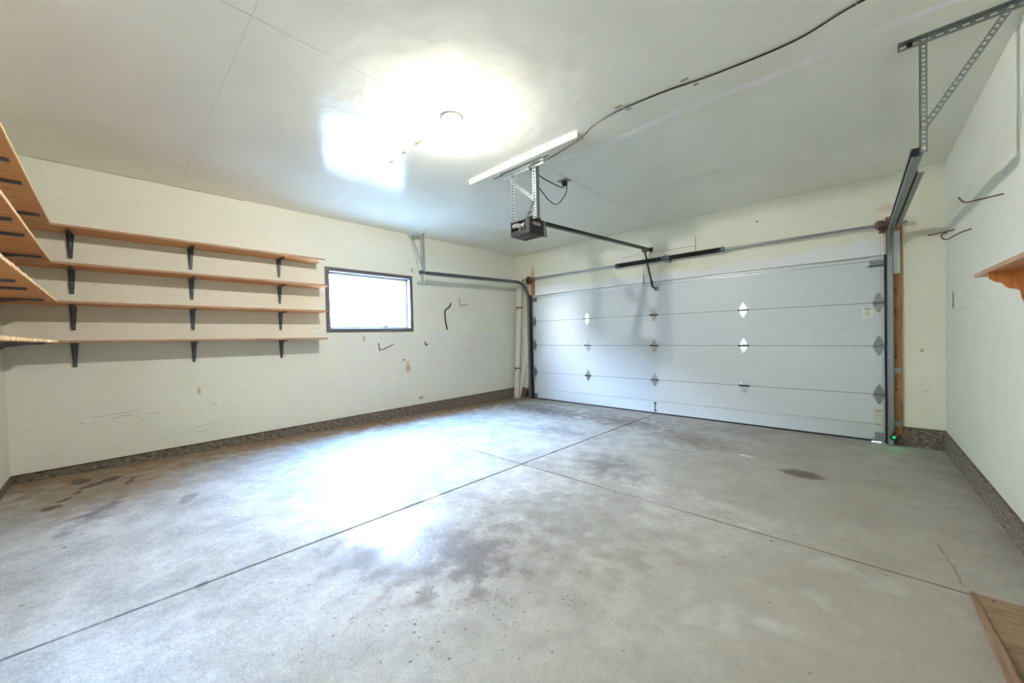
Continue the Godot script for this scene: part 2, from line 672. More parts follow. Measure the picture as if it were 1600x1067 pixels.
	# hairline cracks
	for c in [[1.12, 1.30, 0.95, 1.75], [0.95, 1.75, 0.62, 2.3], [0.62, 2.3, 0.5, 2.75], [0.02, 0.3, 0.06, 1.4], [0.06, 1.4, -0.06, 2.6], [2.53, 2.55, 2.56, 3.0], [0.7, 3.3, 0.45, 3.75], [0.45, 3.75, 0.3, 3.95]]:
		p.stroke(c[0] - XL, c[1], c[2] - XL, c[3], 0.005, Color(0.30, 0.28, 0.26), 0.3, 0.02, int(c[0] * 100) + 9)
	# pits and specks
	var r := RandomNumberGenerator.new()
	r.seed = 77
	for k in 900:
		var x := r.randf_range(0.05, sw - 0.05)
		var z := r.randf_range(0.1, ZB - 0.1)
		if k % 3 == 0:
			x = 3.35 + r.randfn() * 0.4
			z = 4.45 + r.randfn() * 0.3
		elif k % 3 == 1:
			x = 1.3 + r.randfn() * 0.6
			z = 4.9 + r.randfn() * 0.6
		var rr := r.randf_range(0.002, 0.0055) * (1.6 if k % 19 == 0 else 1.0)
		p.blob(x, z, rr * r.randf_range(1.0, 2.0), rr, r.randf() * 3.0, Color(0.22, 0.19, 0.17), 0.7, 0.8, 0.5)
	for k in 500:
		var gx := 3.5 + r.randfn() * 0.33
		var gz := 4.4 + r.randfn() * 0.26
		p.blob(gx, gz, r.randf_range(0.003, 0.009), r.randf_range(0.002, 0.005), r.randf() * 3.0, Color(0.20, 0.175, 0.155), 0.6, 0.8, 0.8)
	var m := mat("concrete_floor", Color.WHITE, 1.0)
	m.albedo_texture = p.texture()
	# worn and sealed patches: a gloss map over the same floor
	var g := PackedByteArray()
	g.resize(512 * 512)
	var na := noise_bytes(512, 512, 0.012, 301, 5)
	var nb := noise_bytes(512, 512, 0.06, 302, 4)
	for y in 512:
		var z := y / 512.0 * ZB
		for x in 512:
			var wx := x / 512.0 * sw + XL
			var i := y * 512 + x
			var v := 0.70 + (na[i] - 127) * 0.0012 + (nb[i] - 127) * 0.0006
			var d := Vector2((wx + 0.02) / 0.65, (z - 4.35) / 0.38).length() + (na[i] - 127) * 0.004
			if d < 1.0:
				v -= 0.16 * minf(1.0, (1.0 - d) * 2.5)
			g[i] = clampi(int(v * 255.0), 40, 230)
	m.roughness_texture = ImageTexture.create_from_image(Image.create_from_data(512, 512, false, Image.FORMAT_L8, g))
	m.roughness_texture_channel = BaseMaterial3D.TEXTURE_CHANNEL_RED
	m.heightmap_enabled = true
	var hn := noise_bytes(1024, 1024, 0.16, 305, 3)
	m.heightmap_texture = ImageTexture.create_from_image(Image.create_from_data(1024, 1024, false, Image.FORMAT_L8, hn))
	m.heightmap_scale = 0.12
	var fl := thing("floor", Vector3.ZERO, "worn grey concrete garage floor cut into four slabs by two joints", "floor", "", "structure")
	var base := surf()
	slab(base, XL - 0.15, XR + 0.15, -0.15, ZB + 0.15, -0.16, -0.03)
	obj("sub_base", base, M["crack_dark"], fl)
	var g2 := 0.0075
	var jx := -0.05
	var jz := 3.066
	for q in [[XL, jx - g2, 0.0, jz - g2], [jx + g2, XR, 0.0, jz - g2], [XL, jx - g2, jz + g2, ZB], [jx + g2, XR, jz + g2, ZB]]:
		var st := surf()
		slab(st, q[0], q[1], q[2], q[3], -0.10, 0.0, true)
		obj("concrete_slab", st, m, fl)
	var th := surf()
	slab(th, -DOOR_W, DOOR_W, -0.16, 0.0, -0.10, 0.0, true)
	obj("door_sill", th, m, fl)


# a slab that follows the fall of the floor, its top mapped in plan
func slab(st: SurfaceTool, x0: float, x1: float, z0: float, z1: float, lo: float, hi: float, mapped := false) -> void:
	var c := 0.002 if mapped else 0.0
	var P := func(x: float, z: float, y: float) -> void:
		st.set_uv(Vector2((x - XL) / (XR - XL), z / ZB))
		st.add_vertex(Vector3(x, y + SLOPE * z, z))
	var up := Vector3(0, 1, -SLOPE).normalized()
	st.set_normal(up)
	for v in [[x0 + c, z1 - c], [x0 + c, z0 + c], [x1 - c, z0 + c], [x0 + c, z1 - c], [x1 - c, z0 + c], [x1 - c, z1 - c]]:
		P.call(v[0], v[1], hi)
	var a := [Vector2(x0, z0), Vector2(x0, z1), Vector2(x1, z1), Vector2(x1, z0)]
	var b := [Vector2(x0 + c, z0 + c), Vector2(x0 + c, z1 - c), Vector2(x1 - c, z1 - c), Vector2(x1 - c, z0 + c)]
	for k in 4:
		var p: Vector2 = a[k]
		var q: Vector2 = a[(k + 1) % 4]
		var n2 := (q - p).normalized()
		var n := Vector3(-n2.y, 0, n2.x)
		st.set_normal(n)
		P.call(p.x, p.y, lo)
		P.call(q.x, q.y, hi - c)
		P.call(q.x, q.y, lo)
		P.call(p.x, p.y, lo)
		P.call(p.x, p.y, hi - c)
		P.call(q.x, q.y, hi - c)
		if mapped:
			var pi: Vector2 = b[k]
			var qi: Vector2 = b[(k + 1) % 4]
			st.set_normal((n + up).normalized())
			P.call(p.x, p.y, hi - c)
			P.call(qi.x, qi.y, hi)
			P.call(q.x, q.y, hi - c)
			P.call(p.x, p.y, hi - c)
			P.call(pi.x, pi.y, hi)
			P.call(qi.x, qi.y, hi)
	st.set_normal(Vector3.DOWN)
	for v in [[x0, z0], [x0, z1], [x1, z1], [x0, z0], [x1, z1], [x1, z0]]:
		P.call(v[0], v[1], lo)


# ------------------------------------------------------------------ walls
# a wall face: a rectangle with one opening, UVs across the whole face; o is its lower left seen from inside, u to the right, v up, n into the room
func wall(st: SurfaceTool, o: Vector3, u: Vector3, v: Vector3, w: float, h: float, hole: Rect2, t: float) -> void:
	var n := u.cross(v)
	var xs := [0.0, w]
	var ys := [0.0, h]
	if hole.size.x > 0.0:
		xs = [0.0, hole.position.x, hole.end.x, w]
		ys = [0.0, hole.position.y, hole.end.y, h]
	for i in xs.size() - 1:
		for k in ys.size() - 1:
			var mid := Vector2((xs[i] + xs[i + 1]) / 2.0, (ys[k] + ys[k + 1]) / 2.0)
			if hole.size.x > 0.0 and hole.has_point(mid) or xs[i + 1] - xs[i] < 1e-5 or ys[k + 1] - ys[k] < 1e-5:
				continue
			for side in 2:
				st.set_normal(n if side == 0 else -n)
				var c := [Vector2(xs[i], ys[k]), Vector2(xs[i + 1], ys[k]), Vector2(xs[i + 1], ys[k + 1]), Vector2(xs[i], ys[k + 1])]
				for e in ([0, 2, 1, 0, 3, 2] if side == 0 else [0, 1, 2, 0, 2, 3]):
					st.set_uv(Vector2(c[e].x / w, 1.0 - c[e].y / h))
					st.add_vertex(o + u * c[e].x + v * c[e].y - (n * t if side == 1 else Vector3.ZERO))
	var rims := [[Vector2(0, 0), Vector2(w, 0)], [Vector2(w, 0), Vector2(w, h)], [Vector2(w, h), Vector2(0, h)], [Vector2(0, h), Vector2(0, 0)]]
	if hole.size.x > 0.0:
		var p := hole.position
		var q := hole.end
		rims += [[Vector2(p.x, p.y), Vector2(p.x, q.y)], [Vector2(p.x, q.y), q], [q, Vector2(q.x, p.y)], [Vector2(q.x, p.y), p]]
	for e in rims:
		if e[0].is_equal_approx(e[1]):
			continue
		var a: Vector3 = o + u * e[0].x + v * e[0].y
		var b: Vector3 = o + u * e[1].x + v * e[1].y
		st.set_uv(Vector2(e[0].x / w, 1.0 - e[0].y / h))
		quad(st, a - n * t, b - n * t, b, a)


func painted_wall(called: String, p: Paint, rough: float) -> StandardMaterial3D:
	var m := mat(called, Color.WHITE, rough)
	m.albedo_texture = p.texture()
	m.metallic_specular = 0.4
	m.heightmap_enabled = true
	var hn := noise_bytes(512, 512, 0.05, 401, 4)
	if not M.has("wall_relief"):
		M["wall_relief"] = ImageTexture.create_from_image(Image.create_from_data(512, 512, false, Image.FORMAT_L8, hn))
	m.heightmap_texture = M["wall_relief"]
	m.heightmap_scale = 0.15
	return m


const CREAM := Color(0.875, 0.882, 0.83)
const CREAM2 := Color(0.895, 0.90, 0.855)

func make_walls() -> void:
	var y0 := 0.20
	var wh := H + 0.02 - y0
	var scuff := Color(0.50, 0.47, 0.42)
	# left wall: u runs from the back (z = ZB) to the door (z = 0)
	var p := paint(1536, 700, ZB, wh, CREAM, 0.03, CREAM2, 1.0, 120)
	var at := func(z: float, y: float) -> Vector2: return Vector2(ZB - z, H + 0.02 - y)
	var lav := Color(0.878, 0.872, 0.868)
	for y in p.h:
		var wy := H + 0.02 - y / p.py
		for x in p.w:
			var z := ZB - x / p.px
			var i := y * p.w + x
			var nn := (p.nz[i] - 127.0) / 255.0
			var a := 0.0
			if z < 2.14 and z > 0.76 and wy < 1.32 + nn * 0.02 and wy > 0.66 + nn * 0.06:
				a = 0.75
			elif z < 3.5 + nn * 0.5 and z > 0.45 + nn * 0.3 and wy < 1.30 and wy > -0.2 + nn * 0.3:
				a = clampf(0.45 + nn * 1.2, 0.0, 0.6)
			if a > 0.0:
				i *= 3
				p.buf[i] = int(p.buf[i] + (lav.r * 255.0 - p.buf[i]) * a)
				p.buf[i + 1] = int(p.buf[i + 1] + (lav.g * 255.0 - p.buf[i + 1]) * a)
				p.buf[i + 2] = int(p.buf[i + 2] + (lav.b * 255.0 - p.buf[i + 2]) * a)
	for s in [[2.52, 0.80, 0.05, 0.10, Color(0.62, 0.50, 0.36), 0.6], [2.58, 0.92, 0.03, 0.02, Color(0.35, 0.3, 0.26), 0.6], [5.0, 0.76, 0.025, 0.05, Color(0.72, 0.56, 0.36), 0.7], [2.3, 0.3, 0.05, 0.03, Color(0.6, 0.48, 0.36), 0.7], [3.2, 1.25, 0.02, 0.05, scuff, 0.4], [2.4, 2.3, 0.02, 0.03, scuff, 0.8]]:
		var q: Vector2 = at.call(s[0], s[1])
		p.blob(q.x, q.y, s[2], s[3], 0.0, s[4], s[5], 0.7, 1.3)
	for s in [[5.75, 0.60, 5.45, 0.61], [5.62, 0.57, 5.5, 0.575], [5.4, 0.58, 5.3, 0.58], [5.1, 0.36, 4.8, 0.38], [5.15, 0.31, 4.95, 0.335], [4.9, 0.62, 4.85, 0.58], [0.72, 1.63, 0.45, 1.66], [0.8, 0.93, 0.4, 0.96], [1.6, 0.98, 1.2, 1.0], [2.4, 2.27, 0.1, 2.33], [0.3, 2.66, 0.1, 2.68], [0.6, 2.62, 0.5, 2.63], [4.4, 2.47, 4.33, 2.48], [3.9, 1.40, 3.8, 1.41]]:
		var a: Vector2 = at.call(s[0], s[1])
		var b: Vector2 = at.call(s[2], s[3])
		p.stroke(a.x, a.y, b.x, b.y, 0.007, scuff, 0.12, 0.012, int(s[0] * 31))
	var r := RandomNumberGenerator.new()
	r.seed = 5
	for k in 170:
		var x := r.randf_range(0, ZB)
		var y := r.randf_range(0.3, wh)
		p.blob(x, y, r.randf_range(0.004, 0.03), r.randf_range(0.003, 0.009), r.randf_range(-0.4, 0.4), scuff, r.randf_range(0.06, 0.3), 0.8, 1.2)
	var st := surf()
	wall(st, Vector3(XL, y0, ZB), Vector3(0, 0, -1), Vector3.UP, ZB, wh, Rect2(ZB - 3.655, 1.385 - y0, 3.655 - 2.445, 2.165 - 1.385), 0.14)
	var wl := obj("wall_left", st, painted_wall("wall_left_paint", p, 0.5))
	tag(wl, "long cream left wall with lavender primer patches around the window", "wall", "", "structure")
	# garage door wall: u runs from left to right
	var pw := XR - XL
	var pf := paint(1024, 512, pw, wh, Color(0.87, 0.865, 0.785), 0.03, Color(0.895, 0.89, 0.82), 1.0, 130)
	for y in pf.h:
		var wy := H + 0.02 - y / pf.py
		if wy > 2.3 or wy < 1.95:
			continue
		for x in pf.w:
			var wx := x / pf.px + XL
			if absf(wx) > DOOR_W + 0.0:
				continue
			var i := y * pf.w + x
			var nn := (pf.nz[i] - 127.0) / 255.0
			var top := 2.10 + 0.045 * wx * wx * 0.36 + 0.02 * sin(wx * 7.0) + 0.01 * sin(wx * 17.0) + nn * 0.03
			if wy < top:
				i *= 3
				pf.buf[i] = 226
				pf.buf[i + 1] = 228
				pf.buf[i + 2] = 229
	for s in [[-2.62, 2.2, 0.10, 0.22, Color(0.70, 0.60, 0.42), 0.35], [-2.40, 2.45, 0.06, 0.12, Color(0.66, 0.50, 0.30), 0.55], [2.46, 2.5, 0.10, 0.06, Color(0.72, 0.6, 0.42), 0.35], [-2.8, 1.0, 0.06, 1.0, Color(0.6, 0.52, 0.42), 0.25], [-1.7, 2.57, 0.012, 0.012, Color(0.2, 0.18, 0.15), 0.9], [1.3, 2.62, 0.012, 0.012, Color(0.35, 0.25, 0.2), 0.8], [0.25, 2.22, 0.3, 0.08, Color(0.74, 0.68, 0.54), 0.35], [2.7, 1.0, 0.02, 0.02, scuff, 0.5]]:
		pf.blob(s[0] - XL, H + 0.02 - s[1], s[2], s[3], 0.0, s[4], s[5], 0.8, 0.9)
	for k in 60:
		pf.blob(r.randf_range(0, pw), r.randf_range(0.0, wh), r.randf_range(0.004, 0.04), r.randf_range(0.003, 0.01), 0.0, scuff, r.randf_range(0.1, 0.3), 0.8, 1.2)
	st = surf()
	wall(st, Vector3(XL, y0, 0), Vector3.RIGHT, Vector3.UP, pw, wh, Rect2(-DOOR_W - XL, 0.0, 2.0 * DOOR_W, DOOR_H - y0), 0.14)
	var wf := obj("wall_front", st, painted_wall("wall_front_paint", pf, 0.55))
	tag(wf, "cream wall around the garage door with a white band above it", "wall", "", "structure")
	# right wall
	var pr := paint(1024, 512, ZB, wh, CREAM, 0.03, CREAM2, 1.0, 140)
	for s in [[0.9, 1.5, 1.25, 1.55], [1.3, 1.47, 1.6, 1.42], [2.0, 1.3, 1.75, 1.05], [1.75, 1.05, 1.7, 0.95], [0.4, 1.4, 0.9, 1.38], [0.1, 2.6, 0.08, 0.5]]:
		pr.stroke(s[0], H + 0.02 - s[1], s[2], H + 0.02 - s[3], 0.008, scuff, 0.08, 0.012, int(s[0] * 57))
	for k in 130:
		pr.blob(r.randf_range(0, ZB), r.randf_range(0.2, wh), r.randf_range(0.004, 0.02), r.randf_range(0.003, 0.01), r.randf() * 3.0, scuff, r.randf_range(0.1, 0.35), 0.8, 1.2)
	st = surf()
	wall(st, Vector3(XR, y0, 0), Vector3(0, 0, 1), Vector3.UP, ZB, wh, Rect2(), 0.14)
	var wr := obj("wall_right", st, painted_wall("wall_right_paint", pr, 0.5))
	tag(wr, "scuffed cream right wall with bent steel hooks", "wall", "", "structure")
	st = surf()
	wall(st, Vector3(XR, y0, ZB), Vector3.LEFT, Vector3.UP, pw, wh, Rect2(XR - 0.92, 0.14, 0.86, 1.80), 0.14)
	var wb := obj("wall_back", st, M["wall_cream"])
	tag(wb, "cream back wall behind the deep plank shelves", "wall", "", "structure")


func make_ceiling() -> void:
	var c := thing("ceiling", Vector3.ZERO, "glossy off-white drywall ceiling with cracked joints and taped seams", "ceiling", "", "structure")
	var st := surf()
	box(st, Vector3(XL - 0.14, H + 0.02, -0.14), Vector3(XR + 0.14, H + 0.16, ZB + 0.14))
	obj("ceiling_deck", st, M["white_board"], c)
	var t := noise_tex(31, 0.006, [Color(0.935, 0.943, 0.905), Color(0.95, 0.957, 0.92), Color(0.965, 0.97, 0.94)], 5)
	var m := mat("ceiling_paint", Color.WHITE, 0.17)
	m.albedo_texture = t
	m.uv1_triplanar = true
	m.uv1_scale = Vector3(0.5, 0.5, 0.5)
	m.heightmap_enabled = true
	m.heightmap_texture = noise_tex(32, 0.02, [], 4)
	m.heightmap_scale = 0.10
	var zs := [0.0, 1.52, 2.735, 3.842, 5.095, ZB]
	for i in zs.size() - 1:
		for k in 2:
			var x0: float = XL if k == 0 else 0.062
			var x1: float = 0.058 if k == 0 else XR
			var g := 0.0003
			st = surf()
			cbox(st, Vector3(x0, H, zs[i] + (0.0 if i == 0 else g)), Vector3(x1, H + 0.02, zs[i + 1] - (0.0 if i == 4 else g)), 0.0007)
			obj("drywall_sheet", st, m, c)
	# feathered joint compound along one seam
	for band in [[0.25, 2.70, 2.735, 0.030], [0.95, 2.0, 2.73, 0.018]]:
		st = surf()
		var n := 46
		var rr := RandomNumberGenerator.new()
		rr.seed = 12
		var pts := []
		for k in n + 1:
			var x: float = lerpf(band[0], band[1], float(k) / n)
			var wd: float = band[3] * (0.35 + 0.65 * smoothstep(0.0, 0.25, float(k) / n)) * rr.randf_range(0.75, 1.25)
			var cz: float = band[2] + 0.012 * sin(x * 6.0)
			pts.append([Vector3(x, H - 0.0008, cz - wd), Vector3(x, H - 0.0008, cz + wd), Vector3(x, H + 0.001, cz - wd * 1.1), Vector3(x, H + 0.001, cz + wd * 1.1)])
		for k in n:
			quad(st, pts[k][0], pts[k + 1][0], pts[k + 1][1], pts[k][1])
			quad(st, pts[k][2], pts[k + 1][2], pts[k + 1][0], pts[k][0])
			quad(st, pts[k][1], pts[k + 1][1], pts[k + 1][3], pts[k][3])
		obj("joint_compound", st, M["tape_plaster"], c)
		break
	st = surf()
	var cr := RandomNumberGenerator.new()
	cr.seed = 31
	var cz := 4.55
	while cz < ZB - 0.05:
		var cl := cr.randf_range(0.05, 0.16)
		var ct := cr.randf_range(0.0010, 0.0035)
		box(st, Vector3(XL - 0.002, H - ct, cz), Vector3(XL + 0.0015, H + 0.001, cz + cl))
		cz += cl - 0.001
	obj("corner_crack", st, M["crack_dark"], c)
	# bare patches where clips were pulled off beside the cable
	var scars := []
	for s in [[1.00, 3.13, 0.05], [1.04, 3.05, 0.04], [1.43, 3.09, 0.045], [1.47, 2.99, 0.03], [0.55, 2.99, 0.04], [-0.62, 3.85, 0.05], [-0.40, 3.855, 0.08], [-0.85, 3.84, 0.06]]:
		st = surf()
		box(st, Vector3(s[0] - s[2] / 2.0, H - 0.0012, s[1] - 0.011), Vector3(s[0] + s[2] / 2.0, H + 0.001, s[1] + 0.011))
		obj("paint_scar", st, M["outlet_plate"], c)


func make_curbs() -> void:
	# poured foundation curb below the walls, its top a little behind the wall board
	for s in [["left", Vector3(XL - 0.14, 0, 0), Vector3(XL + 0.004, 0.190, ZB)], ["right", Vector3(XR - 0.012, 0, 0), Vector3(XR + 0.14, 0.192, ZB)], ["back", Vector3(XL, 0, ZB - 0.004), Vector3(XR, 0.192, ZB + 0.14)]]:
		var st := surf()
		rough_curb(st, s[1], s[2])
		var o := obj("baseboard_" + s[0], st, M["curb"])
		tag(o, {"left": "low rough concrete curb below the left window wall", "right": "chipped concrete curb below the right wall", "back": "concrete curb below the back wall shelves"}[s[0]], "curb", "", "structure")
	var st2 := surf()
	rough_curb(st2, Vector3(XL, -0.05, -0.14), Vector3(-DOOR_W - 0.001, 0.190, 0.004))
	var o2 := obj("baseboard_front_left", st2, M["curb"])
	tag(o2, "short concrete curb behind the leaning white boards", "curb", "", "structure")
	st2 = surf()
	rough_curb(st2, Vector3(DOOR_W + 0.001, -0.05, -0.14), Vector3(XR, 0.192, 0.006))
	o2 = obj("baseboard_front_right", st2, M["curb"])
	tag(o2, "dark pebbly concrete curb right of the garage door", "curb", "", "structure")
	# dark gap between curb and wall board
	for s in [["trim_1", Vector3(XL - 0.12, 0.186, 0.0), Vector3(XL - 0.012, 0.205, ZB), "dark gap above the left curb"], ["trim_2", Vector3(XR + 0.012, 0.186, 0.0), Vector3(XR + 0.12, 0.205, ZB), "dark gap above the right curb"]]:
		st2 = surf()
		box(st2, s[1], s[2])
		tag(obj(s[0], st2, M["crack_dark"]), s[3], "gap", "", "structure")


func make_added_back_door() -> void:
	# unseen back door added for fill daylight, dimmed by its sheer curtain
	var d := thing("door_2", Vector3(0.49, 0.34, ZB), "unseen back door with a sheer white curtain, added to let in fill daylight", "door", "", "structure")
	var o := -d.position
	var st := surf()
	var x0 := 0.06
	var x1 := 0.92
	var yb := 0.34
	var yt := 2.14
	for q in [[Vector3(x0, yb, ZB + 0.03), Vector3(x0 + 0.09, yt, ZB + 0.075)], [Vector3(x1 - 0.09, yb, ZB + 0.03), Vector3(x1, yt, ZB + 0.075)], [Vector3(x0 + 0.09, yb, ZB + 0.03), Vector3(x1 - 0.09, yb + 0.16, ZB + 0.075)], [Vector3(x0 + 0.09, yt - 0.09, ZB + 0.03), Vector3(x1 - 0.09, yt, ZB + 0.075)]]:
		st = surf()
		cbox(st, q[0], q[1], 0.003)
		obj("door_rail", st, M["white_trim"], d, o)
	st = surf()
	quad(st, Vector3(x1 - 0.09, yb + 0.16, ZB + 0.05), Vector3(x0 + 0.09, yb + 0.16, ZB + 0.05), Vector3(x0 + 0.09, yt - 0.09, ZB + 0.05), Vector3(x1 - 0.09, yt - 0.09, ZB + 0.05))
	obj("added_light_curtain", st, M["sheer"], d, o)
	st = surf()
	lathe(st, Vector3(x0 + 0.045, 1.05, ZB + 0.03), Vector3(0, 0, -1), [Vector2(0.024, 0.0), Vector2(0.024, 0.006), Vector2(0.010, 0.010), Vector2(0.010, 0.035), Vector2(0.026, 0.042), Vector2(0.026, 0.060), Vector2(0.0, 0.064)], 16)
	obj("door_knob", st, M["hinge_steel"], d, o)


func make_shell() -> void:
	# unseen blocks and posts added outside, and stop moulding, against light leaks
	var k := 1
	for q in [[Vector3(XL - 0.24, -0.4, -0.24), Vector3(XL - 0.13, 0.6, ZB + 0.24)], [Vector3(XR + 0.13, -0.4, -0.24), Vector3(XR + 0.24, 0.6, ZB + 0.24)], [Vector3(XL - 0.2, -0.4, ZB + 0.13), Vector3(XR + 0.2, 0.6, ZB + 0.24)], [Vector3(XL - 0.2, -0.4, -0.24), Vector3(-DOOR_W - 0.005, 0.6, -0.13)], [Vector3(DOOR_W + 0.005, -0.4, -0.24), Vector3(XR + 0.2, 0.6, -0.13)]]:
		var st := surf()
		box(st, q[0], q[1])
		tag(obj("leak_block", st, M["curb"]), ["unseen block added outside the left wall against light leaks", "unseen block added outside the right wall against light leaks", "unseen block added outside the back wall against light leaks", "unseen block added outside left of the door against light leaks", "unseen block added outside right of the door against light leaks"][k - 1], "leak_block", "", "structure")
		k += 1
	k = 0
	for q in [Vector2(XL - 0.12, -0.12), Vector2(XR + 0.12, -0.12), Vector2(XL - 0.12, ZB + 0.12), Vector2(XR + 0.12, ZB + 0.12)]:
		var st := surf()
		box(st, Vector3(q.x - 0.125, 0.0, q.y - 0.125), Vector3(q.x + 0.125, H + 0.1, q.y + 0.125) )
		var dx := -0.002 if q.x < 0 else 0.002
		var dz := -0.002 if q.y < 1 else 0.002
		var o := obj("corner_leak_stop", st, M["jamb_wood"], null, Vector3(dx * 3, 0, dz * 3))
		tag(o, ["unseen post added left of the door wall against light leaks", "unseen post added right of the door wall against light leaks", "unseen post added behind the left back corner against light leaks", "unseen post added behind the right back corner against light leaks"][k], "leak_stop", "", "structure")
		k += 1
	var st := surf()
	for sx in [-1.0, 1.0]:
		box(st, Vector3(minf(sx * (DOOR_W - 0.03), sx * (DOOR_W + 0.02)), -0.02, -0.125), Vector3(maxf(sx * (DOOR_W - 0.03), sx * (DOOR_W + 0.02)), DOOR_H + 0.02, -0.072))
	box(st, Vector3(-DOOR_W, DOOR_H - 0.03, -0.125), Vector3(DOOR_W, DOOR_H + 0.02, -0.072))
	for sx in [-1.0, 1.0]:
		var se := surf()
		box(se, Vector3(minf(sx * 2.4365, sx * 2.451), 0.004, -0.06), Vector3(maxf(sx * 2.4365, sx * 2.451), DOOR_H, 0.030))  # dark strips in place of the shade inside the track channels
		tag(obj("trim_6" if sx < 0 else "trim_7", se, M["rubber"]), "dark strip standing in for track shade left of the garage door" if sx < 0 else "dark strip standing in for track shade right of the garage door", "seal", "", "structure")
	tag(obj("trim_5", st, M["white_trim"]), "outer stop moulding added round the garage door against light leaks", "trim", "", "structure")


func rough_curb(st: SurfaceTool, lo: Vector3, hi: Vector3) -> void:
	var n := FastNoiseLite.new()
	n.frequency = 2.2
	n.seed = 8
	var along_z := hi.z - lo.z > hi.x - lo.x
	var len := hi.z - lo.z if along_z else hi.x - lo.x
	var k := maxi(4, int(len / 0.035))
	var rows := 5
	# a box whose faces towards the room are slightly uneven
	var P := func(i: int, j: int) -> Vector3:
		var s := len * i / k
		var y := lerpf(lo.y, hi.y, float(j) / rows)
		var d := n.get_noise_2d(s * 3.0, y * 9.0) * 0.006
		if along_z:
			var left := lo.x < 0.0
			return Vector3((hi.x + d) if left else (lo.x - d), y + (d * 0.5 if j == rows else 0.0), lo.z + s)
		var front := lo.z < 1.0
		return Vector3(lo.x + s, y + (d * 0.5 if j == rows else 0.0), (hi.z + d) if front else (lo.z - d))
	for i in k:
		for j in rows:
			var a: Vector3 = P.call(i, j)
			var b: Vector3 = P.call(i + 1, j)
			var c: Vector3 = P.call(i + 1, j + 1)
			var d: Vector3 = P.call(i, j + 1)
			out_quad(st, [a, b, c, d], (lo + hi) / 2.0)
		var e: Vector3 = P.call(i, rows)
		var f: Vector3 = P.call(i + 1, rows)
		if along_z:
			var bx := lo.x if lo.x < 0.0 else hi.x
			out_quad(st, [e, f, Vector3(bx, hi.y, f.z), Vector3(bx, hi.y, e.z)], (lo + hi) / 2.0 - Vector3(0, 1, 0))
		else:
			var bz := lo.z if lo.z < 1.0 else hi.z
			out_quad(st, [e, f, Vector3(f.x, hi.y, bz), Vector3(e.x, hi.y, bz)], (lo + hi) / 2.0 - Vector3(0, 1, 0))
	# the ends and the back
	var q := 0.02
	box(st, Vector3(lo.x + (0 if along_z else 0.0), lo.y, lo.z), Vector3(hi.x - (q if along_z and lo.x < 0.0 else 0.0), hi.y - q, hi.z - (q if not along_z and lo.z < 1.0 else 0.0))) if not (along_z and lo.x > 0.0) else box(st, Vector3(lo.x + q, lo.y, lo.z), Vector3(hi.x, hi.y - q, hi.z))


